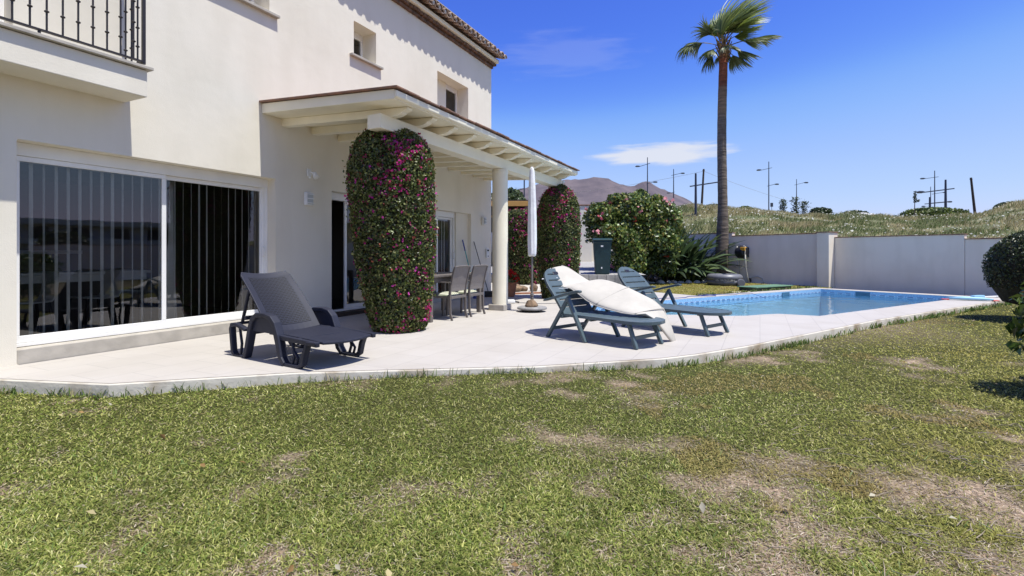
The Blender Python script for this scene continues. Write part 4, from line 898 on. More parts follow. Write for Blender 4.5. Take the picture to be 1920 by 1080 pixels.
# ------------------------------------------------------------ closed parasol
pc_ = Vector((.40, 10.12, 0)); t = thing('closed_parasol', 'closed white parasol on a grey round base in front of the porch', 'parasol', pc_)
b = MB(); b.lathe([(.20, .045), (.295, .05), (.30, .075), (.285, .095), (.12, .115), (.05, .12)], 40); bs = obj('base', b, M['stone'], t, bevel=.004)
for k in range(4):
    a = k * math.pi / 2 + .6; b = MB(); b.lathe([(.012, -.018), (.024, -.014), (.024, .014), (.012, .018)], 12); T = Matrix.Translation((.22 * math.cos(a), .22 * math.sin(a), .024)) @ Matrix.Rotation(a, 4, 'Z') @ Matrix.Rotation(R(90), 4, 'X'); b.v = [tuple(T @ Vector(v)) for v in b.v]; obj('wheel', b, M['black'], bs)
b = MB(); b.tube([(0, 0, .11), (0, 0, 2.86)], .022, 14); b.lathe([(.03, .30), (.036, .31), (.036, .36), (.03, .37)], 14); b.lathe([(.03, .1), (.034, .11), (.032, .28), (.024, .29)], 14); obj('pole', b, M['pole'], t, smooth=False)
b = MB(); rs = [(1.10, .078), (1.13, .084), (1.3, .088), (1.6, .087), (1.9, .083), (2.2, .076), (2.5, .066), (2.72, .056), (2.82, .047), (2.87, .03), (2.885, .008)]; vs = []
nn_ = 28
for i, (z, r) in enumerate(rs):
    for j in range(nn_):
        a = 2 * math.pi * j / nn_; q = 1 + .09 * math.sin(a * 7 + z * 1.3) * min(1, (2.9 - z)) + .05 * math.sin(z * 21 + a * 2); vs.append((r * q * math.cos(a), r * q * math.sin(a), z + .012 * math.sin(a * 3)))
b.add(vs, [(i * nn_ + j, i * nn_ + (j + 1) % nn_, (i + 1) * nn_ + (j + 1) % nn_, (i + 1) * nn_ + j) for i in range(len(rs) - 1) for j in range(nn_)] + [tuple(range(nn_))[::-1], tuple((len(rs) - 1) * nn_ + j for j in range(nn_))])
obj('canopy_cover', b, M['canvas'], t, smooth=True, sub=1)
def rock(name, label, loc, sx, sy, sz, m, seed, cat='rock', group=None, rot=0.):
    bm = bmesh.new(); bmesh.ops.create_icosphere(bm, subdivisions=3, radius=1); rr = random.Random(seed); ph = [rr.uniform(0, 9) for _ in range(6)]
    for v in bm.verts:
        c_ = v.co; f = 1 + .16 * math.sin(c_.x * 2.3 + ph[0]) + .14 * math.sin(c_.y * 2.9 + ph[1]) + .1 * math.sin(c_.z * 4 + ph[2]) + .06 * math.sin(c_.x * 7 + c_.y * 6 + ph[3])
        v.co = Vector((c_.x * sx * f, c_.y * sy * f, max(c_.z * f, -.55) * sz))
    me = bpy.data.meshes.new(name); bm.to_mesh(me); bm.free(); me.materials.append(m); o_ = bpy.data.objects.new(name, me); COL.objects.link(o_); o_.location = Vector(loc) + Vector((0, 0, sz * .55)); o_.rotation_euler.z = rot
    return finish(o_, name, label, cat, group)
rock('rock', 'brown weathered rock lying on the parasol base', pc_ + Vector((-.005, -.11, .105)), .145, .075, .085, M['rock'], 3)
# ------------------------------------------------------------ dining set under the porch
t = thing('dining_table', 'long grey outdoor dining table under the porch', 'table', P(5.55, 1.50), HROT)
b = MB(); b.box(-.80, .92, -.45, .45, .745, .785); obj('table_top', b, M['taupe'], t, bevel=.006)
b = MB(); b.box(-.74, .86, -.41, -.385, .66, .744); b.box(-.74, .86, .385, .41, .66, .744); b.box(-.765, -.741, -.41, .41, .66, .744); b.box(.861, .885, -.41, .41, .66, .744); obj('apron', b, M['taupe'], t)
for x in (-.765, .885):
    for y in (-.415, .415): b = MB(); b.box(x - .038, x + .038, y - .038, y + .038, 0, .744); obj('leg', b, M['taupe'], t, bevel=.005)
def chair_proto(label, loc, rot):
    # local x across, y towards the table; rear legs at y=-.25
    t = thing('armchair', label, 'chair', loc, rot, 'taupe sling armchairs at the dining table')
    for sx in (-1, 1):
        x = sx * .25
        b = MB(); b.sweep([(-.285, 0), (-.245, .12), (-.235, .42), (-.25, .58), (-.305, .80), (-.345, .93)], x - .014, x + .014, [.04, .042, .046, .042, .036, .03]); b.v = [(v[1], v[0], v[2]) for v in b.v]; obj('leg', b, M['taupe'], t, bevel=.005)
        b = MB(); b.bar((x, .24, 0), (x, .22, .64), .032, .04); obj('leg', b, M['taupe'], t, bevel=.005)
        b = MB(); b.bar((x, -.265, .655), (x, .25, .655), .045, .022); obj('armrest', b, M['taupe'], t, bevel=.006)
    b = MB(); b.box(-.235, .235, -.262, -.225, .37, .415); b.box(-.235, .235, .20, .235, .38, .42); b.box(-.25, -.22, -.22, .20, .38, .42); b.box(.22, .25, -.22, .20, .38, .42); obj('seat_frame', b, M['taupe'], t, bevel=.004)
    b = MB(); b.box(-.219, .219, -.22, .20, .408, .416); obj('seat', b, M['mesh'], t)
    b = MB()
    def bf(a, c_):
        z = .50 + .42 * a; y = np.interp(z, [.42, .58, .80, .93], [-.235, -.25, -.305, -.345]); s_ = c_ * 2 - 1; return Vector((s_ * .236, y - .02 * (1 - s_ * s_), z)), Vector((0, -1, 0))
    grid_plate(b, bf, 8, 6, .008); bk = obj('backrest', b, M['mesh'], t)
    b = MB(); b.tube([(-.25, -.345, .925), (-.12, -.363, .935), (.12, -.363, .935), (.25, -.345, .925)], .014, 8); obj('top_rail', b, M['taupe'], bk)
    return t
CR = HROT + math.pi      # chairs face the wall (+y local points to -n)
def chair_at(u, n_): return P(u, n_)
ch1 = chair_proto('taupe sling armchair at the table, the one nearer the bougainvillea', P(5.36, 1.86), HROT)
ch2 = copy_tree(ch1); ch2.location = P(5.97, 1.88); ch2['label'] = 'taupe sling armchair at the table, the one nearer the white column'
ch3 = copy_tree(ch1); ch3.location = P(5.3, 1.12); ch3.rotation_euler.z = HROT + math.pi; ch3['label'] = 'taupe sling armchair on the wall side of the dining table'
def cushion(label, c_, rot):
    b = MB(); nq = 10; vs = []
    def cf(a, q):
        x, y = a * 2 - 1, q * 2 - 1; e = max(abs(x), abs(y)); h = .055 * (1 - e ** 4) + .004; dim = .012 * math.exp(-((abs(x) - .4) ** 2 + (abs(y) - .4) ** 2) * 20); return Vector((x * .215 * (1 - .05 * y * y), y * .20, .418 + h - dim)), Vector((0, 0, 1))
    grid_plate(b, cf, nq, nq, .012); m, nt, out = new_mat('striped cushion'); p = nd(nt, 'ShaderNodeBsdfPrincipled'); p.inputs['Roughness'].default_value = .9
    tc = nd(nt, 'ShaderNodeTexCoord'); wvx_ = nd(nt, 'ShaderNodeTexWave', wave_type='BANDS', bands_direction='X'); wvx_.inputs['Scale'].default_value = 5.5; L(nt, tc.outputs['Object'], wvx_.inputs['Vector']); r = nd(nt, 'ShaderNodeValToRGB'); r.color_ramp.interpolation = 'CONSTANT'; r.color_ramp.elements[0].color = (.55, .54, .45, 1); r.color_ramp.elements[1].color = (.22, .24, .16, 1); r.color_ramp.elements[1].position = .55; L(nt, wvx_.outputs['Fac'], r.inputs[0]); L(nt, r.outputs[0], p.inputs['Base Color']); L(nt, p.outputs[0], out.inputs[0])
    obj('seat_cushion', b, m, loc=c_, rot=rot, smooth=True, label=label, cat='cushion', group='striped seat cushions')
cushion('striped cream seat cushion on the armchair nearer the bougainvillea', P(5.36, 1.84), HROT); cushion('striped cream seat cushion on the armchair nearer the white column', P(5.97, 1.86), HROT)
# broom, mop, pot, cable box
def stick_tool(name, label, foot, top, m, head):
    t = thing(name, label, name, foot); d = Vector(top) - Vector(foot)
    b = MB(); b.tube([d * .08, d], .012, 8); obj('handle', b, m, t, smooth=True); return t, d
t, d = stick_tool('broom', 'grey handled broom leaning on the wall beside the column', P(9.62, .42, 0), P(9.45, .03, 1.48), M['taupe'], 0)
b = MB(); b.box(-.14, .14, -.03, .03, 0, .16); obj('brush', b, M['black'], t, bevel=.015)
t, d = stick_tool('mop', 'teal and navy mop leaning in the reveal of the far glass door', P(9.12, .30, 0), P(8.98, -.03, 1.50), M['teal'], 0)
b = MB(); b.tube([d * .82, d * 1.01], .018, 8); obj('grip', b, M['navy'], t); b = MB(); b.lathe([(.02, .14), (.06, .10), (.10, .0)], 12); obj('mop_head', b, M['navy'], t)
t = thing('flower_pot', 'terracotta pot of red geraniums beside the white column', 'flower pot', G(955, 556))
b = MB(); b.lathe([(.13, 0), (.15, .02), (.20, .34), (.225, .345), (.225, .39), (.20, .392), (.18, .36)], 24); obj('pot', b, M['terracotta'], t)
q = RNG.normal(0, 1, (420, 3)); q = nrmz(q) * RNG.uniform(.05, .25, (420, 1)); q[:, 2] = np.abs(q[:, 2]) * 1.0 + .40; leaves('foliage', q, nrmz(q - np.array([0, 0, .35])), .075, pick(LP, [3, 3, 1, 2, 0], len(q)), M['leaf'], t, asp=.48)
q = RNG.normal(0, 1, (90, 3)); q = nrmz(q) * RNG.uniform(.2, .28, (90, 1)); q[:, 2] = np.abs(q[:, 2]) + .44; petals('blossoms', q, nrmz(q - np.array([0, 0, .35])), .05, pick([(.62, .03, .02), (.5, .015, .015)], [1, 1], len(q)), M['flower'], t, 4, kind='stuff')
t = thing('cable_box', 'small white plug box on the terrace behind the column', 'plug box', G(956, 569), .2)
b = MB(); b.box(-.16, .12, -.06, .06, 0, .09); obj('case', b, M['white'], t, bevel=.03); b = MB(); b.tube([(.12, 0, .04), (.18, 0, .03), (.22, -.01, .02)], .018, 8); obj('plug', b, M['black'], t)
b = MB(); b.tube([G(971, 568) + Vector((0, 0, .01)), G(1010, 570) + Vector((0, 0, .01)), G(1045, 569) + Vector((0, 0, .01)), G(1120, 566) + Vector((0, 0, .01))], .008, 6); obj('power_cable', b, M['stone'], label='thin grey cable running across the terrace from the plug box', cat='cable')
# ------------------------------------------------------------ rocks, raised bed, driveway, carport, car
for k, (px, py, sx, sy, sz, l) in enumerate(((967, 547, .20, .14, .15, 'leftmost brown rock at the foot of the boxy hedge'), (981, 546, .17, .13, .10, 'flat middle brown rock at the foot of the boxy hedge'), (1000, 546, .16, .12, .14, 'rightmost brown rock behind the parasol pole'))):
    rock('rock', l, G(px, py), sx, sy, sz, M['rock'], 20 + k, group='brown rocks edging the bed', rot=k)
b = MB(); p0, p1 = G(960, 552), G(1090, 548); b.bar(p0 + Vector((0, 0, .02)), p1 + Vector((0, 0, .02)), .10, .05); obj('bed_edging', b, M['terracotta'], label='low terracotta edging strip along the gravel bed', cat='edging')
b = MB(); b.add([(-1.2, 15.7, .004), (3.3, 15.9, .004), (3.4, 17.15, .18), (-1.2, 17.15, .18)], [(0, 1, 2, 3)]); obj('gravel_bed', b, M['sand'], kind='structure')
kb = MB(); x = -1.0
while x < 3.5:
    w_ = random.uniform(.26, .34); kb.box(x, x + w_ - .012, 17.15 + random.uniform(-.01, .01), 17.4, -.05, .445 + random.uniform(-.008, .008)); x += w_
obj('kerb', kb, M['kerb'], kind='structure', bevel=.012)
dv = MB(); dv.add([(-12, 17.38, .43), (4.6, 17.38, .43), (4.6, 26, .85), (-12, 26, .85), (-12, 44, .9), (16, 44, .9), (4.6, 44, .9)], [(0, 1, 2, 3), (3, 2, 6, 4)]); obj('driveway', dv, M['paving'], kind='structure')
t = thing('carport', 'timber carport with a yellow varnished fascia behind the hedge', 'carport', (-1.4, 27.2, .85))
b = MB(); b.box(-4.0, 2.36, -.06, .06, 2.86, 3.13); obj('beam', b, M['wood'], t, bevel=.01)
b = MB(); b.box(-4.0, 2.3, .1, 5.2, 3.10, 3.2); obj('roof', b, M['dwood'], t); b = MB(); b.box(-4.0, 2.3, 5.2, 5.3, -.1, 3.09); b.box(2.15, 2.25, .2, 5.19, -.1, 3.09); obj('wall', b, M['dwood'], t)
for x in (-3.9, 2.2): b = MB(); b.box(x - .07, x + .07, -.07, .07, -.1, 2.859); obj('post', b, M['dwood'], t)
b = MB(); b.box(-3.0, 2.1, 1.2, 1.3, 2.35, 2.45); obj('rail', b, M['wood'], t)
# grey hatchback seen between the hedges
t = thing('parked_car', 'grey hatchback parked on the driveway, glimpsed between the hedges', 'car', (.45, 22.3, .67), R(8))
def carbody(sec, mb):
    # sections along x: (x, half width, sill z, shoulder z, roof z, roof half width)
    vs = []
    for x, hw, z0, zs_, zr, rw in sec: vs += [(x, -hw * .92, z0), (x, -hw, (z0 + zs_) / 2), (x, -hw * .95, zs_), (x, -rw, zr), (x, rw, zr), (x, hw * .95, zs_), (x, hw, (z0 + zs_) / 2), (x, hw * .92, z0)]
    k = len(sec); mb.add(vs, [(i * 8 + j, i * 8 + (j + 1) % 8, (i + 1) * 8 + (j + 1) % 8, (i + 1) * 8 + j) for i in range(k - 1) for j in range(8)] + [tuple(range(8))[::-1], tuple((k - 1) * 8 + j for j in range(8))])
b = MB(); carbody([(-2.0, .62, .35, .75, .80, .5), (-1.92, .80, .25, .85, .95, .55), (-1.5, .86, .22, .92, 1.38, .58), (-.8, .88, .2, .95, 1.47, .62), (.1, .88, .2, .95, 1.45, .62), (.75, .87, .2, .93, 1.0, .72), (1.5, .85, .22, .85, .9, .65), (1.95, .75, .28, .7, .74, .5)], b); obj('body', b, M['car'], t, smooth=True, bevel=.02)
for sy in (-1, 1):
    b = MB(); b.prism([(-1.35, 1.0), (-1.1, 1.33), (.0, 1.36), (.55, 1.0)], lambda x, z: (x, sy * (.845 - (z - 1) * .55), z), lambda x, z: (x, sy * (.853 - (z - 1) * .55), z)); obj('side_window', b, M['black'], t)
    for x in (-1.25, 1.25):
        b = MB(); b.lathe([(.2, -.09), (.30, -.085), (.32, -.05), (.32, .05), (.30, .085), (.2, .09)], 24); T = Matrix.Translation((x, sy * .78, .32)) @ Matrix.Rotation(R(90), 4, 'X'); b.v = [tuple(T @ Vector(v)) for v in b.v]; wh = obj('wheel', b, M['tyre'], t)
        b = MB(); b.lathe([(.02, .01), (.19, .03), (.20, -.03), (.02, -.035)], 20); T = Matrix.Translation((x, sy * .86, .32)) @ Matrix.Rotation(R(90), 4, 'X'); b.v = [tuple(T @ Vector(v)) for v in b.v]; obj('rim', b, M['galv'], wh)
b = MB(); b.box(-2.03, -1.96, -.7, -.45, .62, .78); obj('tail_light', b, M['red'], t); b = MB(); b.box(-2.03, -1.96, .45, .7, .62, .78); obj('tail_light', b, M['red'], t)
# gate pillar and wall at the end of the drive
t = thing('gate_pillar', 'white rendered gate pillar with clay cap beside the hibiscus', 'gate pillar', (3.55, 24.6, .75))
b = MB(); b.box(-.30, .30, -.2, .2, 0, 2.72); obj('shaft', b, M['wall'], t, bevel=.01); b = MB(); b.box(-.34, .34, -.24, .24, 2.72, 2.78); obj('cap', b, M['otile'], t, bevel=.01)
t = thing('drive_wall', 'white rendered wall continuing from the gate pillar behind the hibiscus', 'wall', (6.6, 25.0, .75))
b = MB(); b.box(-2.74, -1.1, -.1, .1, -.2, 2.2); obj('panel', b, M['wall'], t); b = MB(); b.box(-2.74, -1.1, -.14, .14, 2.2, 2.24); obj('cap', b, M['otile'], t)
# dark teal wheelie bin
t = thing('wheelie_bin', 'tall dark teal wheelie bin half hidden by the hibiscus', 'bin', (3.13, 17.62, .44), R(-6))
b = MB(); sec = [(0, .22), (.03, .24), (1.08, .30), (1.10, .315), (1.16, .315)]; vs = []
for z, h in sec: vs += [(-h, -h, z), (h, -h, z), (h, h, z), (-h, h, z)]
b.add(vs, [(i * 4 + j, i * 4 + (j + 1) % 4, (i + 1) * 4 + (j + 1) % 4, (i + 1) * 4 + j) for i in range(4) for j in range(4)] + [(3, 2, 1, 0), (16, 17, 18, 19)]); obj('tub', b, M['bin'], t, bevel=.03)
b = MB(); b.prism([(-.34, 1.165), (-.34, 1.19), (-.2, 1.25), (.25, 1.26), (.34, 1.20), (.34, 1.165)], lambda y, z: (-.33, y, z), lambda y, z: (.33, y, z)); obj('lid', b, M['bin'], t, bevel=.02)
for x in (-.2, .2): b = MB(); b.lathe([(.05, -.03), (.1, -.03), (.1, .03), (.05, .03)], 16); T = Matrix.Translation((x, .25, .1)) @ Matrix.Rotation(R(90), 4, 'Y'); b.v = [tuple(T @ Vector(v)) for v in b.v]; obj('wheel', b, M['tyre'], t)
b = MB(); b.box(-.06, .02, -.318, -.309, .95, 1.0); b.box(-.05, -.01, -.26, -.25, .2, .26); obj('sticker', b, M['white'], t)
# ------------------------------------------------------------ garden bed: hibiscus, strap leaved clump, shrubs
def blob_pts(n_, c_, r, shell=.5, lump=.18, seed=0., s=1.6):
    d = nrmz(RNG.normal(0, 1, (n_, 3))); d[:, 2] = np.where(d[:, 2] < -.5, -d[:, 2], d[:, 2])
    l_ = 1 + lump * 2 * (vnoise(d[:, 0] * s + seed, d[:, 1] * s + d[:, 2] * 1.3 * s + seed, 1.7, 3) - .5); q = 1 - np.abs(RNG.normal(0, shell * .3, n_))
    return np.array(c_) + d * np.array(r) * (l_ * q)[:, None], d
def shrub(name, label, cat, loc, blobs, size, pal, wts, group=None, asp=.34, fl=None, twigs=True, shell=.5, rnd=.8, lump=.2, trunk=.05):
    t = thing(name, label, cat, loc, 0, group); ps, ns = [], []
    for i, (c_, r, n_) in enumerate(blobs):
        p, d = blob_pts(n_, c_, r, shell, lump, i * 3.7 + len(label)); ps.append(p); ns.append(d)
    p = np.concatenate(ps); nv = np.concatenate(ns); k_ = p[:, 2] > .02; p, nv = p[k_], nv[k_]
    cv = vnoise(p[:, 0] * 1.3 + 3, p[:, 2] * 1.4 + p[:, 1], 1.5, 3)[:, None]
    leaves('foliage', p, nv, size, pick(pal, wts, len(p), .25) * (.6 + .8 * cv), M['leaf'], t, asp=asp, rnd=rnd)
    b = MB()
    for c_, r, n_ in blobs[:8]:
        c_ = Vector(c_); b.tube([(c_.x * .25, c_.y * .25, 0), (c_.x * .6, c_.y * .6, c_.z * .55), tuple(c_)], [trunk, trunk * .7, trunk * .3], 6)
        for _ in range(5):
            e = c_ + Vector([random.uniform(-.8, .8) * r[k] for k in range(3)]); b.tube([tuple(c_ * .75), tuple(e)], [trunk * .35, trunk * .12], 5)
    obj('stems_or_core', b, M['trunk'], t)
    if fl:
        m_, fs_, fpal = fl; i = RNG.choice(len(p), m_, replace=False); i = i[nv[i][:, 2] > -.2]; petals('blossoms', p[i] + nv[i] * .06, nv[i], fs_, pick(fpal, [1] * len(fpal), len(i)), M['flower'], t, 5, kind='stuff')
    return t
HB = [(.08, .13, .028), (.16, .215, .045), (.32, .33, .085), (.042, .068, .018), (.38, .31, .09)]
hb = Vector((4.62, 19.9, 0))
shrub('hibiscus', 'large sprawling hibiscus with pink flowers beside the wheelie bin', 'hibiscus', hb,
      [((-1.15, -2.0, 1.78), (.45, .38, .45), 1100), ((-.55, -1.7, 1.6), (.5, .4, .5), 900), ((-.35, -1.5, .85), (.65, .4, .75), 1300), ((-0.972, -0.324, 2.538), (0.918, 0.864, 0.594), 3000), ((-0.108, -0.324, 2.754), (1.026, 0.972, 0.702), 3400), ((0.756, -0.216, 2.592), (0.972, 0.972, 0.702), 3000), ((1.404, 0.0, 2.16), (0.648, 0.756, 0.648), 1700), ((-0.216, -0.648, 1.89), (1.296, 0.648, 0.702), 2800), ((0.756, -0.648, 1.62), (0.972, 0.648, 0.756), 2200), ((0.378, -0.108, 3.294), (0.378, 0.432, 0.378), 500), ((-0.54, -0.108, 3.186), (0.432, 0.432, 0.324), 450), ((1.08, 0.108, 3.186), (0.324, 0.324, 0.324), 300), ((-1.35, -0.54, 1.89), (0.486, 0.486, 0.648), 900), ((-0.81, -0.81, 1.566), (0.54, 0.432, 0.594), 1000), ((1.62, 0.216, 2.538), (0.54, 0.54, 0.486), 900)],
      .125, HB, [4, 4, 2.2, 3, .5], asp=.40, fl=(40, .16, [(.75, .18, .24), (.78, .32, .36), (.65, .10, .08)]), shell=.9, trunk=.04, lump=.3)
shrub('understory_shrub', 'dark shrub filling the shade under the hibiscus', 'shrub', hb + Vector((.45, -.15, 0)), [((-.6, 0, .65), (.9, .55, .85), 1700), ((.5, 0, .7), (.9, .6, .9), 1800)], .13, HB, [4, 2, .3, 4, .3], asp=.32, fl=(4, .1, [(.55, .03, .02)]), shell=.9)
shrub('leafy_shrub', 'yellow green leafy shrub behind the strap leaved clump', 'shrub', Vector((6.75, 21.9, 0)), [((-.25, 0, 2.2), (.75, .7, .75), 2200), ((.2, 0, 1.6), (.7, .7, .8), 1500)], .12, [(.16, .19, .03), (.24, .25, .05), (.09, .12, .02)], [3, 3, 2], asp=.4, shell=.8)
def strap_clump(name, label, loc, spots, Lr, wid, pal, curve=1.0, group=None, stalk=.4):
    t = thing(name, label, 'plant', loc, 0, group); V, Q, C = [], [], []
    for (x, y, n_) in spots:
        for _ in range(n_):
            az = RNG.uniform(0, 2 * np.pi); el = RNG.uniform(.55, 1.5); ln = RNG.uniform(*Lr); w_ = wid * RNG.uniform(.7, 1.2); p = np.array([x + RNG.normal(0, .12), y + RNG.normal(0, .12), 0.]); k = len(V); m_ = 8; col = pick(pal, [1] * len(pal), 1, .2)[0]
            az_s = np.array([-math.sin(az), math.cos(az), 0]); tw_ = RNG.uniform(-.5, .5)
            for i in range(m_ + 1):
                s = i / m_; e_ = el - curve * s * s * RNG.uniform(.8, 1.1) * (1.6 - el * .5); d = np.array([math.cos(az) * math.cos(e_), math.sin(az) * math.cos(e_), math.sin(e_)])
                if i: p = p + d * ln / m_
                ww = .012 if s < stalk else w_ * math.sin(math.pi * min(1, .08 + .92 * (s - stalk) / (1 - stalk))) ** .7 + .003
                nn = np.cross(az_s, d); sd_ = az_s * math.cos(tw_) + nn * math.sin(tw_)
                V += [p - sd_ * ww + nn * ww * .3, p + nn * -.002, p + sd_ * ww + nn * ww * .3]; C += [col] * 3
                if i: q = k + (i - 1) * 3; Q += [(q, q + 1, q + 4, q + 3), (q + 1, q + 2, q + 5, q + 4)]
    np_obj('foliage', np.array(V), quads=np.array(Q), cols=np.array(C), m=M['leaf'], parent=t); return t
SP = [(.045, .075, .03), (.07, .11, .045), (.035, .055, .025), (.11, .15, .06)]
strap_clump('strelitzia', 'big clump of grey green paddle leaves in front of the palm', Vector((7.2, 21.2, 0)), [(-1.5, -.3, 50), (-.95, -.2, 75), (-.4, -.1, 85), (.15, 0, 80), (.6, .1, 60)], (1.4, 2.75), .08, SP, .9)
strap_clump('strap_leaf_plant', 'low spreading strap leaved plant at the front of the bed', Vector((7.25, 20.75, -.02)), [(-.3, 0, 30), (.0, 0, 30)], (.5, .8), .045, [(.16, .21, .05), (.10, .15, .04), (.2, .24, .08)], 1.0, stalk=.1)
shrub('round_shrub', 'small round dark green shrub at the front of the garden bed', 'shrub', Vector((6.3, 20.6, -.03)), [((0, 0, .45), (.42, .4, .45), 1500)], .085, HB, [4, 3, 1, 3, 0], shell=.6)
shrub('bushy_shrub', 'small lighter shrub beside the low strap leaved plant', 'shrub', Vector((7.85, 20.8, -.03)), [((0, 0, .4), (.35, .35, .42), 1100)], .075, [(.09, .14, .03), (.15, .2, .05)], [1, 1], shell=.7)
t = thing('garden_pot', 'pale grey planter behind the small lighter shrub', 'planter', (8.3, 21.1, -.03)); b = MB(); b.lathe([(.16, 0), (.24, .3), (.3, .55), (.27, .55)], 20); obj('pot', b, M['kerb'], t)
q = RNG.normal(0, .12, (160, 3)) + np.array([0, 0, .68]); leaves('foliage', q, nrmz(q - np.array([0, 0, .5])), .1, pick(HB, [4, 3, 1, 3, 0], 160), M['leaf'], t)
bd = MB(); pts_ = BED
bd.add([(x, y, BACK + .02) for x, y in pts_], [tuple(range(len(pts_)))]); obj('planting_soil', bd, mat('dark bark mulch', (.10, .07, .045), .95, .5, 8, c2=(.04, .03, .02), bump=.8, bscale=40), kind='structure')
for k in range(11):
    x = 5.3 + k * .29 + random.uniform(-.08, .08); rock('edging_stone', 'white stone in the row edging the garden bed', (x, 20.0 + random.uniform(-.06, .06) + .035 * k, BACK), random.uniform(.10, .17), random.uniform(.09, .13), random.uniform(.06, .10), M['wstone'], 60 + k, 'stone', 'white edging stones', random.uniform(0, 3))
# ------------------------------------------------------------ palm
pb_ = Vector((8.62, 21.0, BACK)); t = thing('palm_tree', 'tall fan palm with windblown fronds beside the garden wall', 'palm tree', pb_)
top = AT(1357, 86, 21.0) - pb_; tp = []; tr = []
for i in range(41):
    s = i / 40; x = top.x * s - .13 * math.sin(s * 3.14) * 0 + .10 * math.sin(s * 6.0) * (1 - s); tp.append((x, .0, top.z * s)); tr.append((.30 - .10 * min(1, s * 3.2) if s < .31 else .20 - .035 * s) * (1 + .018 * math.sin(i * 2.4)) + (.10 * max(0, .05 - s) / .05))
def trunk_mat():
    m, nt, out = new_mat('palm trunk'); p = nd(nt, 'ShaderNodeBsdfPrincipled'); p.inputs['Roughness'].default_value = .9
    tc = nd(nt, 'ShaderNodeTexCoord'); sx = nd(nt, 'ShaderNodeSeparateXYZ'); L(nt, tc.outputs['Object'], sx.inputs[0])
    mr = nd(nt, 'ShaderNodeMapRange'); mr.inputs['From Max'].default_value = top.z; L(nt, sx.outputs['Z'], mr.inputs['Value'])
    n0 = nd(nt, 'ShaderNodeTexNoise'); n0.inputs['Scale'].default_value = 1.2; L(nt, tc.outputs['Object'], n0.inputs['Vector']); ad = nd(nt, 'ShaderNodeMath', operation='MULTIPLY_ADD'); L(nt, n0.outputs['Fac'], ad.inputs[0]); ad.inputs[1].default_value = .04; L(nt, mr.outputs[0], ad.inputs[2])
    r = nd(nt, 'ShaderNodeValToRGB'); e = r.color_ramp.elements; e[0].position = 0; e[0].color = (.12, .09, .065, 1); e[1].position = .70; e[1].color = (.18, .14, .105, 1)
    for ps, cl in ((.74, (.25, .17, .10, 1)), (.84, (.20, .12, .07, 1)), (.855, (.20, .065, .03, 1)), (.95, (.24, .07, .03, 1)), (1., (.27, .15, .05, 1))): q = e.new(ps); q.color = cl
    L(nt, ad.outputs[0], r.inputs[0])
    mp = nd(nt, 'ShaderNodeMapping'); mp.inputs['Scale'].default_value = (2, 2, 16); L(nt, tc.outputs['Object'], mp.inputs[0]); n1 = nd(nt, 'ShaderNodeTexNoise'); n1.inputs['Scale'].default_value = 1.; n1.inputs['Detail'].default_value = 5; L(nt, mp.outputs[0], n1.inputs['Vector'])
    r1 = nd(nt, 'ShaderNodeValToRGB'); r1.color_ramp.elements[0].position = .3; r1.color_ramp.elements[0].color = (.5, .5, .5, 1); r1.color_ramp.elements[1].position = .7; r1.color_ramp.elements[1].color = (1.25, 1.25, 1.25, 1); L(nt, n1.outputs['Fac'], r1.inputs[0])
    mx = nd(nt, 'ShaderNodeMix', data_type='RGBA', blend_type='MULTIPLY'); mx.inputs['Factor'].default_value = 1; L(nt, r.outputs[0], mx.inputs['A']); L(nt, r1.outputs[0], mx.inputs['B']); L(nt, mx.outputs['Result'], p.inputs['Base Color'])
    bp = nd(nt, 'ShaderNodeBump'); bp.inputs['Strength'].default_value = .9; bp.inputs['Distance'].default_value = .04; L(nt, n1.outputs['Fac'], bp.inputs['Height']); L(nt, bp.outputs[0], p.inputs['Normal']); L(nt, p.outputs[0], out.inputs[0]); return m
b = MB(); b.tube(tp, tr, 22); obj('trunk', b, trunk_mat(), t, smooth=True)
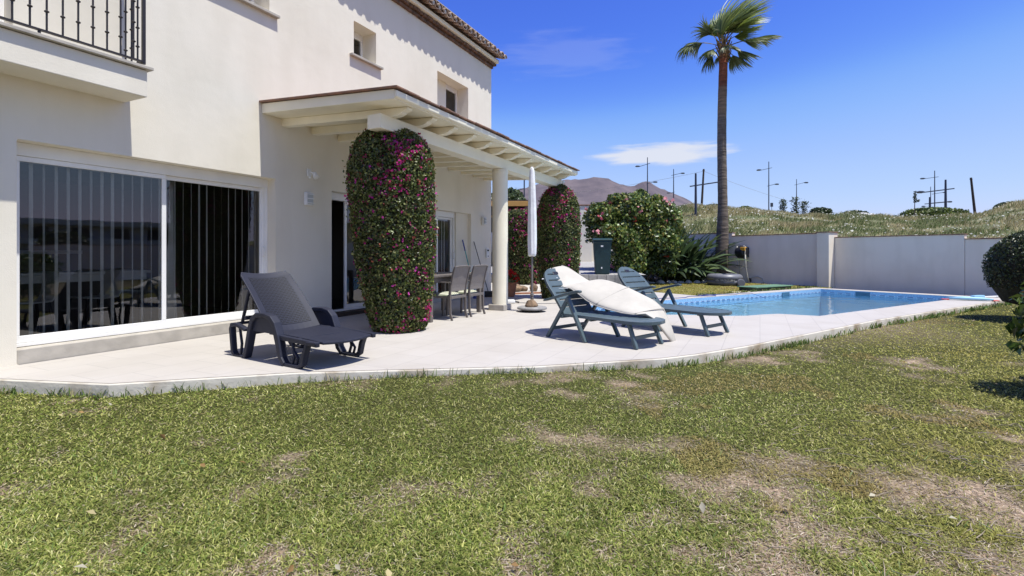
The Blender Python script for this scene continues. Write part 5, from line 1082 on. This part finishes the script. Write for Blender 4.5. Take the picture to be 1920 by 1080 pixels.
# dried leaf bases under the crown
b = MB()
for k in range(26):
    a = k * 2.4; z = top.z - .55 + .028 * k; r0 = .16; b.tube([(top.x + r0 * math.cos(a), r0 * math.sin(a), z), (top.x + (r0 + .08) * math.cos(a), (r0 + .08) * math.sin(a), z + .16), (top.x + (r0 + .16) * math.cos(a), (r0 + .16) * math.sin(a), z + .36)], [.035, .03, .012], 6)
obj('leaf_bases', b, mat('dry leaf base', (.26, .15, .06), .85, .35, 8), t)
WIND = np.array([.55, .05, .02])
def fan_frond(parent, base, az, el, pet, rad, fold, pal, sag=.35, wind=1.0, spread=118):
    V, Q, C = [], [], []; d0 = np.array([math.cos(az) * math.cos(el), math.sin(az) * math.cos(el), math.sin(el)])
    p = np.array(base, float); pts = [p.copy()]
    for i in range(6):
        d = d0 + np.array([0, 0, -sag * .5]) * (i / 6) + WIND * wind * .35 * (i / 6); d /= np.linalg.norm(d); p = p + d * pet / 6; pts.append(p.copy())
    hub, dh = pts[-1], d; sdv = np.cross(dh, [0, 0, 1.]); sdv /= max(np.linalg.norm(sdv), 1e-4); up = np.cross(sdv, dh)
    wq = .022
    for i, q in enumerate(pts):
        V += [q - sdv * wq, q + up * wq, q + sdv * wq]; C += [(.20, .17, .06)] * 3
        if i: k = (i - 1) * 3; Q += [(k, k + 1, k + 4, k + 3), (k + 1, k + 2, k + 5, k + 4)]
    ns = 46
    for j in range(ns):
        f = (j / (ns - 1) * 2 - 1); a = f * R(spread); L_ = rad * (1 - .22 * abs(f) ** 2) * RNG.uniform(.85, 1.1)
        d = dh * math.cos(a) + sdv * math.sin(a) + up * (-fold * abs(f)) ; d /= np.linalg.norm(d); q = hub.copy(); k = len(V); col = pick(pal, [1] * len(pal), 1, .18)[0]; sp_ = up * .75 * (1 if j % 2 else -1) + np.cross(d, up)
        sp_ /= np.linalg.norm(sp_); m_ = 6; droop = RNG.uniform(.5, 1.3)
        for i in range(m_ + 1):
            s = i / m_
            if i: dd = d + np.array([0, 0, -1.]) * (sag * droop * 1.7 * max(0, s - .3) ** 1.4) + WIND * wind * 1.5 * s * s; dd /= np.linalg.norm(dd); q = q + dd * L_ / m_
            ww = .030 * (1 - s ** 2.2) * (.45 + .55 * min(1, s * 3)) + .0015; V += [q - sp_ * ww, q + sp_ * ww]; C += [col if s < .8 else col * .75 + np.array([.26, .22, .10]) * .25] * 2
            if i: z = k + (i - 1) * 2; Q += [(z, z + 1, z + 3, z + 2)]
    np_obj('frond', np.array(V), quads=np.array(Q), cols=np.array(C), m=M['palm'], parent=parent)
PP = [(.15, .20, .04), (.22, .285, .06), (.31, .36, .10)]
PO = [(.09, .125, .04), (.14, .175, .06), (.20, .22, .10)]
hubp = (top.x, 0, top.z + .05)
for az, el, pet, rad, fold, sag, sp_ in ((100, 86, .55, 2.05, .25, .10, 66), (10, 80, .65, 2.1, .3, .10, 60), (172, 80, .5, 1.9, .3, .10, 64), (-70, 78, .5, 1.6, .3, .14, 70), (195, 70, .4, 1.25, .4, .16, 62), (140, 60, .45, 1.3, .4, .2, 65), (-20, 40, .5, 1.2, .4, .3, 60), (60, 68, .6, 1.5, .35, .18, 66), (-10, 66, .75, 1.9, .35, .16, 58), (25, 52, 1.15, 1.45, .4, .22, 55), (-35, 56, .7, 1.4, .4, .25, 60)):
    fan_frond(t, hubp, R(az), R(el), pet, rad, fold, PP, sag, 1.3, sp_)
for az, el, pet, rad, fold, sag, sp_ in ((-4, 22, 1.45, .95, .5, .40, 46), (166, 30, .9, .95, .6, .9, 62), (184, 22, 1.35, 1.0, .6, 1.4, 50), (178, 4, .45, .85, .6, .8, 70), (-16, -10, .55, 1.0, .5, .5, 60), (75, 5, .5, .7, .5, .8, 80), (-100, 0, .45, .7, .5, .8, 80), (150, -14, .5, .85, .5, .9, 60), (30, -12, .6, 1.0, .5, .7, 60), (-40, 14, .8, 1.0, .5, .5, 60), (200, 42, .8, 1.0, .5, .6, 60)):
    fan_frond(t, (top.x, 0, top.z - .1), R(az), R(el), pet, rad, fold, PO, sag, .85, sp_)
# ------------------------------------------------------------ garden wall with stepped clay coping
t = thing('garden_wall', 'long stepped white garden wall with clay coping beyond the pool', 'wall', AB(19.2, 9, LAWN), AROT)
for b0, b1_, zt_ in ((12.95, 21.5, 2.03), (9.36, 12.94, 1.885), (5.40, 8.94, 1.715), (-9.0, 5.39, 1.575)):
    b = MB(); b.box(0, .2, b0 - 9, b1_ - 9, -.3, zt_ - LAWN); obj('panel', b, M['gwall'], t, bevel=.006)
    b = MB(); y = b0 - 9 - .02
    while y < b1_ - 9:
        e = min(y + .3, b1_ - 9 + .02); b.box(-.03 + random.uniform(-.004, .004), .23, y, e - .006, zt_ - LAWN + .002 + random.uniform(0, .003), zt_ - LAWN + .028 + random.uniform(-.003, .004)); y += .3
    obj('coping', b, M['otile'], t, bevel=.004)
b = MB(); b.box(-.40, .21, -.05, .355, -.3, 1.90 - LAWN); obj('pillar', b, M['gwall'], t, bevel=.01); b = MB(); b.box(-.43, .24, -.08, .385, 1.902 - LAWN, 1.93 - LAWN); obj('coping', b, M['otile'], t, bevel=.004)
# hose reel
hp = AT(1382, 472, 20.9); hA = hp.x * A.x + hp.y * A.y; hB = 12.30
t = thing('hose_reel', 'black hose reel with a yellow handle mounted on the garden wall', 'hose reel', AB(19.2, hB, 1.22), AROT)
b = MB(); b.lathe([(.05, -.26), (.2, -.25), (.25, -.18), (.25, .08), (.22, .14), (.05, .15)], 26); T = Matrix.Translation((-.24, 0, 0)) @ Matrix.Rotation(R(90), 4, 'X') @ Matrix.Rotation(R(0), 4, 'Z'); b.v = [tuple(T @ Vector(v)) for v in b.v]; b.box(-.06, -.003, -.12, .12, -.2, .2); obj('drum', b, M['black'], t, bevel=.015)
b = MB(); b.box(-.47, -.40, -.22, -.02, .06, .20); b.box(-.40, -.3, -.22, -.02, .17, .2); obj('handle', b, M['yellow'], t, bevel=.015)
b = MB(); b.tube([(-.38, .16, .24), (-.42, .17, .05), (-.40, .17, -.25), (-.40, .13, -.55), (-.40, .02, -.70), (-.40, -.10, -.62), (-.40, -.17, -.40), (-.38, -.18, .0), (-.3, -.16, .2), (-.2, .0, .27), (-.3, .12, .26)], .017, 8); b.tube([(-.12, .22, .0), (-.10, .23, -.6), (-.10, .22, -1.25)], .015, 8); b.tube([(-.38, -.2, -.1), (-.38, -.22, -.6), (-.36, -.27, -.95), (-.34, -.36, -1.30)], .017, 8); obj('hose', b, M['hose'], t, smooth=True)
q0 = G(1412, 532, BACK); t = thing('garden_hose', 'short pale hose end arching up from the grass by the wall', 'hose', q0)
b = MB(); b.tube([(.05, .35, .16), (.10, .30, .24), (.28, .2, .28), (.42, .1, .20), (.44, .05, .08), (.30, .0, .02), (.12, -.04, .02)], .022, 8); obj('tube', b, M['hose'], t, smooth=True); b = MB(); b.lathe([(.03, -.08), (.06, -.05), (.06, .06), (.03, .09)], 14, (.04, .36, .12)); obj('nozzle', b, M['black'], t)
# inflatable ring and its pump
rc = Vector((7.95, 18.95, BACK)); t = thing('inflatable_ring', 'deflating grey inflatable boat ring lying on the grass', 'inflatable ring', rc, R(6))
b = MB(); b.torus(.48, .155, (0, 0, .30), flat=.85); b.torus(.47, .16, (0, 0, .135), flat=.78); obj('tube', b, M['rubber'], t, smooth=True)
b = MB()
for k in range(30):
    a0, a1 = R(205 + k * 2.3), R(205 + (k + 1) * 2.3); r0 = .636; b.add([(r0 * math.cos(a0), r0 * math.sin(a0), .17), (r0 * math.cos(a1), r0 * math.sin(a1), .17), (r0 * math.cos(a1), r0 * math.sin(a1), .25), (r0 * math.cos(a0), r0 * math.sin(a0), .25)], [(0, 1, 2, 3)])
obj('printed_band', b, mat('faded print', (.30, .29, .24), .6, .6, 16, c2=(.10, .10, .10), stops=(.48, .54)), t)
b = MB(); b.tube([(.30, -.60, .09), (.36, -.52, .22), (.26, -.56, .24), (.16, -.6, .16)], .008, 6); obj('rope', b, M['hose'], t)
b = MB(); b.tube([(.26, -.70, .125), (.30, -.45, .125)], [.14, .14], 20); obj('bolster', b, M['rubber'], t, bevel=.02)
# green pool plant hatch
hc = G(1445, 541.5, LAWN + .05); t = thing('pool_hatch', 'low green fibreglass pool plant cover at the edge of the lawn', 'hatch', AB(15.6, 9.45, BACK - .02), AROT)
b = MB(); b.box(-.75, 1.2, -.28, .32, -.05, .13); obj('box', b, M['hatchd'], t)
b = MB(); b.box(-.80, -.03, -.31, .36, .132, .165); obj('lid', b, M['hatch'], t, bevel=.008); b = MB(); b.box(-.02, 1.28, -.31, .36, .132, .165); obj('lid', b, M['hatch'], t, bevel=.008)
b = MB(); sp0 = AB(14.6, 9.05, LAWN + .02); b.add([tuple(AB(13.6, 9.12, BACK + .012)), tuple(AB(14.75, 9.02, BACK + .012)), tuple(AB(14.75, 9.5, BACK + .012)), tuple(AB(14.2, 9.6, BACK + .012))], [(0, 1, 2, 3)]); obj('bare_patch', b, M['sand'], kind='structure')
# pool cord, skimmer, net on the deck
cp = [AB(9.9 + .35 * k, 8.8 + .12 * math.sin(k * 1.9), .012) for k in range(11)] + [AB(13.5, 8.5, .03), AB(13.7, 8.2, -.1)]; b = MB(); b.tube(cp, .008, 6); obj('trailing_cord', b, M['navy'], label='loose dark cord trailing over the far pool edge', cat='cord')
b = MB(); b.torus(.22, .010, tuple(AB(12.0, 8.85, .02)), 24, 6); obj('cord_coil', b, M['navy'], label='loop of dark cord on the far pool edge', cat='cord')
for a, bb, rot_, l in ((15.4, 8.574, 0, 'pool skimmer mouth in the far pool wall'), (17.494, 7.35, 1, 'pool skimmer mouth in the short end wall of the pool')):
    b = MB(); q = AB(a, bb); b.box(-.2, .2, -.01, .004, -.15, -.03, Matrix.Translation(q) @ Matrix.Rotation(AROT + rot_ * math.pi / 2, 4, 'Z')); o_ = obj('skimmer', b, mat('skimmer blue', (.05, .14, .22), .4), label=l, cat='skimmer', group='pool skimmers')
t = thing('folded_towel', 'blue and red rolled pool mat lying on the far deck corner', 'pool mat', AB(16.25, 4.48, .0), R(-25))
b = MB()
for k in range(3): b.tube([(-.42, -.1 + .1 * k, .045 + .012 * (k == 1)), (-.1, -.11 + .1 * k, .055), (.25, -.1 + .09 * k, .05), (.42, -.11 + .1 * k, .04)], [.02, .036, .034, .02], 10)
obj('mat', b, M['blue'], t, smooth=True)
b = MB(); b.box(-.56, -.40, -.06, .0, .002, .03); b.box(.40, .54, -.12, -.04, .002, .03); obj('end_tube', b, M['red'], t, bevel=.015)
t = thing('pool_pole', 'pale pool pole lying along the deck behind the rolled mat', 'pole', AB(17.3, 4.55, .03), AROT - .25); b = MB(); b.tube([(-.3, 0, 0), (1.5, 0, .0)], .018, 8); obj('shaft', b, M['white'], t); b = MB(); b.box(-.3, .1, -.05, .05, -.028, .05); obj('head', b, M['blue'], t, bevel=.01)
# ------------------------------------------------------------ shrubs at the right edge
t = thing('ball_topiary', 'clipped round dark topiary bush at the right edge of the lawn', 'topiary', Vector((10.0, 9.55, LAWN)))
p, d = blob_pts(15000, (0, 0, 1.0), (.86, .86, .78), .25, .08, 2.); cv = vnoise(p[:, 0] * 2, p[:, 2] * 2 + p[:, 1], 1.8, 3)[:, None]
leaves('foliage', p, d, .042, pick([(.03, .045, .014), (.05, .07, .02), (.085, .10, .03), (.06, .05, .02)], [4, 3, 1.2, 1], len(p)) * (.6 + .8 * cv), M['leaf'], t, asp=.36)
b = MB(); bm_ = [(.05, .22), (.55, .35), (.72, .65), (.76, 1.0), (.68, 1.32), (.42, 1.6), (.1, 1.7)]; b.lathe(bm_, 24); b.tube([(0, 0, -.02), (.02, 0, .4)], [.06, .05], 8)
for k in range(14): a = k * 2.4; b.tube([(0, 0, .1), (.3 * math.cos(a), .3 * math.sin(a), .35), (.55 * math.cos(a), .55 * math.sin(a), .5)], [.02, .014, .005], 5)
obj('stems_or_core', b, M['twig'], t)  # real trunk and stems plus an added dark hull for the shaded inside
SG = [(.05, .085, .018), (.085, .14, .028), (.15, .20, .04), (.24, .12, .03)]
shrub('leafy_bush', 'broad leaved green bush with reddish leaves in front of the ball topiary', 'shrub', Vector((4.95, 4.45, LAWN)), [((.08, 0, .85), (.42, .45, .34), 420), ((.0, 0, .52), (.42, .45, .34), 380), ((.3, 0, 1.1), (.32, .35, .22), 200), ((.25, .0, .25), (.45, .45, .25), 200), ((.65, .1, .8), (.45, .55, .5), 500)], .115, SG, [4, 4, 2, .5], asp=.30, shell=.9, trunk=.02)
# ------------------------------------------------------------ hill, mountain, far trees
RID = [(1050, 402), (1150, 398), (1250, 392), (1300, 389), (1330, 391), (1380, 396), (1440, 400), (1500, 409), (1560, 412), (1600, 409), (1650, 413), (1700, 417), (1760, 416), (1800, 413), (1840, 410), (1870, 401), (1900, 392), (1930, 388), (2000, 380), (2100, 372), (2300, 380), (2600, 400), (3000, 420)]
rx_, ry_ = zip(*RID)
def hill_pt(px, s):
    r = (px - CX) / F; yw = 19.75 / (A.x * r + A.y); yr = max(36., yw + 12); Y = yw + (yr - yw) * s if s <= 1 else yr + (s - 1) * 40
    zr = EYE + (HY - np.interp(px, rx_, ry_)) / F * yr; z0 = 1.35 if px > 1330 else 1.1
    zz = z0 + (zr - z0) * (math.sin(min(s, 1) * math.pi / 2) ** .9) if s <= 1 else zr - (s - 1) * 1.2
    return (r * Y, Y, zz)
hl = MB(); PXS = list(range(1050, 3001, 26)); SS = [0, .08, .16, .25, .35, .46, .58, .7, .8, .88, .94, 1.0, 1.15, 1.6, 2.6]; vs = []
for i, px in enumerate(PXS):
    for s in SS:
        x, y, z = hill_pt(px, s); vs.append((x, y, z + (.05 * math.sin(x * 1.7 + y) + .04 * math.sin(x * 3.1 - y * 2)) * (s > .05)))
k = len(SS); hl.add(vs, [(i * k + j, (i + 1) * k + j, (i + 1) * k + j + 1, i * k + j + 1) for i in range(len(PXS) - 1) for j in range(k - 1)])
obj('hill', hl, mat('dry hillside', (.20, .175, .085), .95, .4, .6, c2=(.09, .11, .04), bump=.8, bscale=6), kind='structure', smooth=True)
n_ = 95000; px = RNG.uniform(1240, 2300, n_); s = RNG.uniform(0.01, 1.06, n_) ** .9
r = (px - CX) / F; yw = 19.75 / (A.x * r + A.y); yr = np.maximum(36., yw + 12); Yh = np.where(s <= 1, yw + (yr - yw) * s, yr + (s - 1) * 40); zr = EYE + (HY - np.interp(px, rx_, ry_)) / F * yr; z0 = np.where(px > 1330, 1.35, 1.1)
zz = np.where(s <= 1, z0 + (zr - z0) * np.sin(np.minimum(s, 1) * np.pi / 2) ** .9, zr - (s - 1) * 1.2); Xh = r * Yh
zz += .05 * np.sin(Xh * 1.7 + Yh) + .04 * np.sin(Xh * 3.1 - Yh * 2)
gm = vnoise(Xh * .8, Yh, .45, 5); tall = .14 + .42 * np.clip(vnoise(Xh + 50, Yh, .5, 3) - .25, 0, 1)
az = RNG.uniform(0, 2 * np.pi, n_); ln = (tall * RNG.uniform(.5, 1.2, n_))[:, None]; d = nrmz(np.stack([np.cos(az) * .55 + .2, np.sin(az) * .55, np.full(n_, 1.)], 1)); sv = np.stack([-np.sin(az), np.cos(az), np.zeros(n_)], 1); wd = (.014 * RNG.uniform(.6, 1.5, n_))[:, None]
p = np.stack([Xh, Yh, zz - .05], 1); V = np.stack([p - sv * wd, p + sv * wd, p + d * ln * .6 - sv * wd * .7, p + d * ln * .6 + sv * wd * .7, p + d * ln + np.array([.25, 0, -.1]) * ln * .4], 1).reshape(-1, 3); bI = np.arange(n_)[:, None] * 5
gc = np.where((gm > .53)[:, None], pick([(.13, .165, .055), (.21, .22, .10), (.10, .135, .045), (.30, .27, .14)], [3, 2, 2, 1.5], n_), pick([(.36, .30, .15), (.44, .38, .23), (.22, .21, .09)], [3, 2, 2.2], n_))
yl = ((px > 1655) & (px < 1712) & (s > .75)) & (RNG.random(n_) < .6); gc[yl] = np.array([.42, .27, .03])
np_obj('weeds', V, quads=bI + np.array([[0, 1, 3, 2]]), tris=bI + np.array([[2, 3, 4]]), cols=np.repeat(gc, 5, 0), m=M['grass'], kind='stuff', label='tall wild grass and weeds covering the slope behind the wall', cat='weeds')
k_ = (RNG.random(n_) < .035) & (vnoise(Xh + 9, Yh + 4, .45, 3) > .47); q = p[k_] + d[k_] * ln[k_] * 1.05
leaves('wild_flowers', q, np.tile([[0, -.4, 1.]], (len(q), 1)), .085, pick([(.62, .61, .54), (.5, .48, .38)], [2, 1], len(q)), M['flower'], asp=.5, rnd=.3, kind='stuff', label='white umbel flowers scattered through the weeds', cat='flowers')
def hp(px, s): x, y, z = hill_pt(px, s); return Vector((x, y, z))
DG = [(.035, .055, .02), (.055, .08, .025), (.08, .105, .04)]
YG = [(.12, .155, .035), (.17, .20, .05), (.07, .10, .025)]
for px, s, w_, h_, pal, l in ((1538, .95, .75, .75, DG, 'small dark round tree on the hill, left of the pale rocks'), (1602, 1.0, 1.0, .55, DG, 'low dark bush on the skyline above the pale rocks'), (1752, .92, 2.1, .85, YG, 'wide green domed bush behind the tall right lamp posts'), (1893, .97, .9, .55, DG, 'dark shrub on the far right hilltop'), (1398, .98, .5, .4, YG, 'small pale bush on the skyline right of the palm trunk'), (1340, .98, .7, .35, DG, 'low scrub on the skyline left of the palm trunk')):
    shrub('hill_bush', l, 'bush', hp(px, s) - Vector((0, 0, .1)), [((0, 0, h_ * .55), (w_, w_ * .8, h_ * .6), int(1500 * w_ + 500)), ((w_ * .4, 0, h_ * .4), (w_ * .6, w_ * .6, h_ * .45), 500)], .15, pal, [3, 3, 2], 'bushes on the hill', asp=.4, shell=.8, trunk=.03)
for px, s, h_, l in ((1468, .9, 1.0, 'left dark seed stalk plant on the slope'), (1492, .9, 1.3, 'middle dark leafy stalk plant on the slope'), (1508, .92, 1.1, 'right dark leafy stalk plant on the slope')):
    t = thing('tall_weed', l, 'weed', hp(px, s), 0, 'tall dark weeds on the slope'); q = np.stack([RNG.normal(0, .12, 260), RNG.normal(0, .12, 260), RNG.uniform(.1, h_, 260)], 1); leaves('foliage', q, nrmz(RNG.normal(0, 1, (260, 3))), .15, pick([(.05, .07, .03), (.10, .12, .05)], [1, 1], 260), M['leaf'], t, asp=.2); b = MB(); b.tube([(0, 0, -.1), (.03, 0, h_ * 1.15)], [.02, .006], 5); obj('stem', b, M['trunk'], t)
t = thing('agave_stalk', 'dark flowering agave stalk standing on the slope', 'agave', hp(1715, .82)); b = MB(); b.tube([(0, 0, -.1), (.0, 0, .9), (.03, 0, 1.75)], [.03, .025, .012], 6); obj('stem', b, M['trunk'], t)
q = np.concatenate([np.stack([RNG.normal(.03, .05, 160), RNG.normal(0, .05, 160), RNG.uniform(1.1, 1.85, 160)], 1), np.stack([RNG.normal(.22, .06, 40), RNG.normal(0, .05, 40), RNG.uniform(1.15, 1.3, 40)], 1)]); leaves('flower_head', q, nrmz(RNG.normal(0, 1, (200, 3))), .10, pick([(.06, .07, .04), (.12, .12, .06)], [1, 1], 200), M['leaf'], t)
for k, (px, s) in enumerate(((1618, .84), (1634, .86), (1642, .84))): rock('hill_rock', ('left', 'middle', 'right')[k] + ' pale rock in the heap on the slope', hp(px, s), .45, .35, .16, M['wstone'], 90 + k, 'rock', 'pale rocks on the slope', k)
for px, py, s, l in ((1381, 394, .97, 'small dark box sign on the slope just right of the palm trunk'), (1447, 384, 1.25, 'small dark box sign on a thin post by the street lamp')):
    q = AT(px, py, 36 if s < 1 else 44); g_ = hp(px, s); t = thing('sign_box', l, 'sign', (q.x, q.y, g_.z - .1), 0, 'dark box signs on the slope'); h_ = q.z - g_.z + .1; b = MB(); b.box(-.1, .1, -.05, .05, h_ - .17, h_ + .17); obj('panel', b, M['galv'], t, bevel=.01); b = MB(); b.tube([(0, .0, -.3), (0, 0, h_ - .171)], .02, 6); obj('post', b, M['galv'], t)
# mountain range
MT = [(700, 395), (850, 372), (930, 362), (985, 352), (1010, 345), (1040, 340), (1062, 337), (1085, 336), (1120, 332), (1140, 335), (1160, 344), (1178, 350), (1190, 348), (1208, 339), (1218, 341), (1240, 354), (1260, 361), (1285, 372), (1305, 384), (1325, 394), (1400, 420), (1500, 440), (1700, 455), (2100, 470)]
mx_, my_ = zip(*MT); mt = MB(); vs = []; PX = np.arange(700, 2101, 7); rows_ = 26
for i, px in enumerate(PX):
    yy = 2600.; zt_ = EYE + (HY - np.interp(px, mx_, my_)) / F * yy; x0 = (px - CX) / F * yy
    for j in range(rows_ + 1):
        s = j / rows_; q = zt_ * (s ** 1.15); ynear = yy - 900 * (1 - s); rid = float(vnoise(np.array([x0 / 95. + j * .12]), np.array([j * .32]), 1.0, 5)[0] - .5)
        vs.append((x0 * (ynear / yy) ** .3, ynear + rid * 130 * math.sin(math.pi * s), max(q + rid * 45 * math.sin(math.pi * min(1, s * 1.02)), -5) + (random.uniform(-3, 3) if j == rows_ else 0)))
mt.add(vs, [(i * (rows_ + 1) + j, (i + 1) * (rows_ + 1) + j, (i + 1) * (rows_ + 1) + j + 1, i * (rows_ + 1) + j + 1) for i in range(len(PX) - 1) for j in range(rows_)])
obj('mountain', mt, mat('mountain with haze tint', (.135, .108, .112), .95, .3, .012, c2=(.085, .070, .080), bump=.5, bscale=.05, detail=8), kind='structure')  # purple-grey base colour paints the distance haze into the slopes
# ------------------------------------------------------------ street lamps and poles beyond the hill
def street_lamp(label, px, ptop, pbase, Y, arms, r0=.055):
    tpv = AT(px, ptop, Y); bsv = AT(px, pbase, Y); zb = bsv.z - 1.0; t = thing('street_lamp', label, 'street lamp', (tpv.x, Y, zb), 0, 'dark twin arm street lamps beyond the wall'); H_ = tpv.z - zb; k = Y / F
    b = MB(); b.tube([(0, 0, 0), (0, 0, H_ * .6), (0, 0, H_)], [r0 * 1.3, r0 * 1.1, r0 * .8], 10); obj('pole', b, M['galv'], t)
    for (dx0, dy0, dx1, dy1, head) in arms:
        a = Vector((dx0 * k, 0, H_ - (dy0 - ptop) * k)); e = Vector((dx1 * k, 0, H_ - (dy1 - ptop) * k)); sg = 1 if e.x > a.x else -1
        b = MB(); b.bar(a, e, r0 * 1.0, r0 * 1.0); ao = obj('arm', b, M['galv'], t)
        if head:
            l_ = head * k; b = MB(); pr = [(0, .25), (.3, .48), (.75, .5), (1., .1), (.9, -.28), (.35, -.35), (0, -.15)]; hh = l_ * .34
            b.prism(pr, lambda x, z: (e.x + sg * x * l_, -l_ * .16, e.z + z * hh), lambda x, z: (e.x + sg * x * l_, l_ * .16, e.z + z * hh)); ho = obj('lamp_head', b, M['galv'], ao, bevel=l_ * .04)
            b = MB(); b.box(min(e.x + sg * .35 * l_, e.x + sg * .85 * l_), max(e.x + sg * .35 * l_, e.x + sg * .85 * l_), -l_ * .12, l_ * .12, e.z - hh * .42, e.z - hh * .30); obj('lens', b, M['lens'], ho)
street_lamp('street lamp in front of the mountain peak, its top head pointing left', 1214, 295, 372, 62, [(5, 306, -14, 312, 9), (-2, 345, 10, 341.5, 9)])
street_lamp('street lamp at the right slope of the mountain, its top head pointing right', 1263, 317, 388, 72, [(-4, 329, 13, 325, 8), (2, 360, -6, 362, 7)], .06)
street_lamp('street lamp right of the palm with a large sign box beside its foot', 1441.5, 303, 400, 66, [(6, 314.5, -14, 319, 9), (-3, 349, 11, 345.5, 8)], .055)
street_lamp('short far street lamp above the dark weeds', 1493.5, 336, 395, 84, [(-4, 347, 14, 342.5, 8), (3, 374, -7, 377, 7)], .055)
street_lamp('slim tall street lamp behind the thick dark lamp on the right', 1752.5, 320, 405, 70, [(7, 331.5, -18, 335, 9), (-5, 364, 15, 361, 6)], .06)
street_lamp('thick dark street lamp with the widest arm, on the right of the hill', 1773, 337, 420, 42, [(16, 353.5, -40, 360.5, 14), (-30, 381.5, 3, 378.5, 9)], .085)
street_lamp('half sunk thick street lamp left of the widest armed one', 1743, 369.5, 420, 48, [(-9, 382.5, 3, 381.5, 0)], .07)
street_lamp('very thin far street lamp left of the widest armed one', 1745, 350, 405, 95, [(-1, 386, -10, 387, 7)], .06)
street_lamp('near dark lamp post left of the palm trunk with a long cross arm', 1304.5, 325, 432, 29, [(-11, 349.5, 52, 340, 0)], .065)
for px, ptop, px2, pb2, Y, l in ((1319.5, 317, 1314.5, 392, 50, 'leaning timber pole behind the palm trunk'), (1820.5, 333, 1831, 412, 46, 'leaning timber pole on the far right of the hill')):
    a = AT(px2, pb2 + 15, Y); e = AT(px, ptop, Y); t = thing('timber_pole', l, 'pole', a, 0, 'leaning timber poles'); b = MB(); b.tube([(0, 0, 0), tuple(e - a)], [.12, .085], 10); obj('shaft', b, M['dwood'], t); b = MB(); b.tube([tuple((e - a) * .97 + Vector((-.12, 0, 0))), tuple((e - a) * .97 + Vector((.12, 0, 0)))], .035, 6); obj('insulator', b, M['galv'], t)
def wire(label, pts, r=.012):
    q = [AT(*p_) for p_ in pts]; out_ = []
    for i in range(len(q) - 1):
        for k in range(8): s = k / 8; v = q[i].lerp(q[i + 1], s); v.z -= 4 * s * (1 - s) * (q[i + 1] - q[i]).length * .012; out_.append(v)
    b = MB(); b.tube(out_ + [q[-1]], r, 5); obj('power_line', b, M['stone'], label=label, cat='power line', group='power lines')
wire('thin power line sagging right from the leaning pole behind the palm', [(1319.5, 321, 50), (1520, 388, 60), (1600, 404, 66)])
wire('thin power line running left across the mountain from the leaning pole', [(1319.5, 321, 50), (1080, 361, 52), (965, 352, 52)])
t = thing('utility_pole', 'dark slim pole behind the porch beside the round tree', 'pole', (AT(983, 420, 46).x, 46, .5)); tz = AT(983, 335, 46).z - .5; b = MB(); b.tube([(0, 0, 0), (0, 0, tz + .6)], .06, 8); obj('shaft', b, M['galv'], t); b = MB(); b.bar((0, 0, tz - .9), (-.55, 0, tz - 1.05), .05, .05); obj('arm', b, M['galv'], t)
shrub('round_tree', 'round green tree above the carport', 'tree', Vector((AT(956, 400, 44).x, 44, .8)), [((0, 0, 4.6), (1.5, 1.4, 1.35), 3000), ((.6, 0, 4.1), (1.1, 1.1, 1.0), 1500), ((-1.2, 0, 4.4), (1.3, 1.3, 1.2), 1500)], .24, DG + [(.11, .14, .05)], [2, 3, 2, 2], asp=.4, shell=.7, trunk=.12)
# ------------------------------------------------------------ what the glass mirrors: street side beyond the lawn
def block(label, loc, rot, w_, d_, fl_):
    t = thing('apartment_block', label, 'building', loc, rot, 'apartment blocks mirrored in the glass'); b = MB(); b.box(-w_ / 2, w_ / 2, 0, d_, 0, fl_ * 3.0); obj('wall', b, M['farwhite'], t)
    for f in range(fl_):
        for k in range(int(w_ // 5)):
            x = -w_ / 2 + 2.5 + 5 * k; b = MB(); b.box(x - 1.1, x + 1.1, -.03, -.005, f * 3 + .3, f * 3 + 2.4); obj('window', b, M['black'], t)
        b = MB(); b.box(-w_ / 2, w_ / 2, -1.4, -.006, f * 3 + 2.75, f * 3 + 2.95); b.box(-w_ / 2, w_ / 2, -1.42, -1.34, f * 3 + 2.951, f * 3 + 3.6); obj('balcony', b, M['trim'], t)
block('pale apartment block with long balconies mirrored in the left pane', (95, 6, -.1), R(-95), 26, 10, 2); block('lower pale apartment block at the far end of the mirrored street', (82, -38, -.1), R(-70), 22, 10, 2)
for k, (x, y, w_, h_) in enumerate(((66, 14, 3.4, 4.9), (70, 1, 2.6, 4.0), (62, -10, 3.0, 4.4), (72, -20, 3.4, 5.2), (48, 26, 3.2, 4.8), (60, -30, 2.8, 4.4))):
    shrub('street_tree', ('broad', 'small', 'dark', 'tall', 'spreading', 'low')[k] + ' dark tree of the mirrored street row beyond the lawn', 'tree', Vector((x, y, -.1)), [((0, 0, h_ * .55), (w_, w_, h_ * .48), 1600), ((w_ * .4, .5, h_ * .4), (w_ * .6, w_ * .6, h_ * .35), 500)], .55, DG, [3, 3, 2], 'street trees mirrored in the glass', asp=.4, shell=.8, trunk=.15)
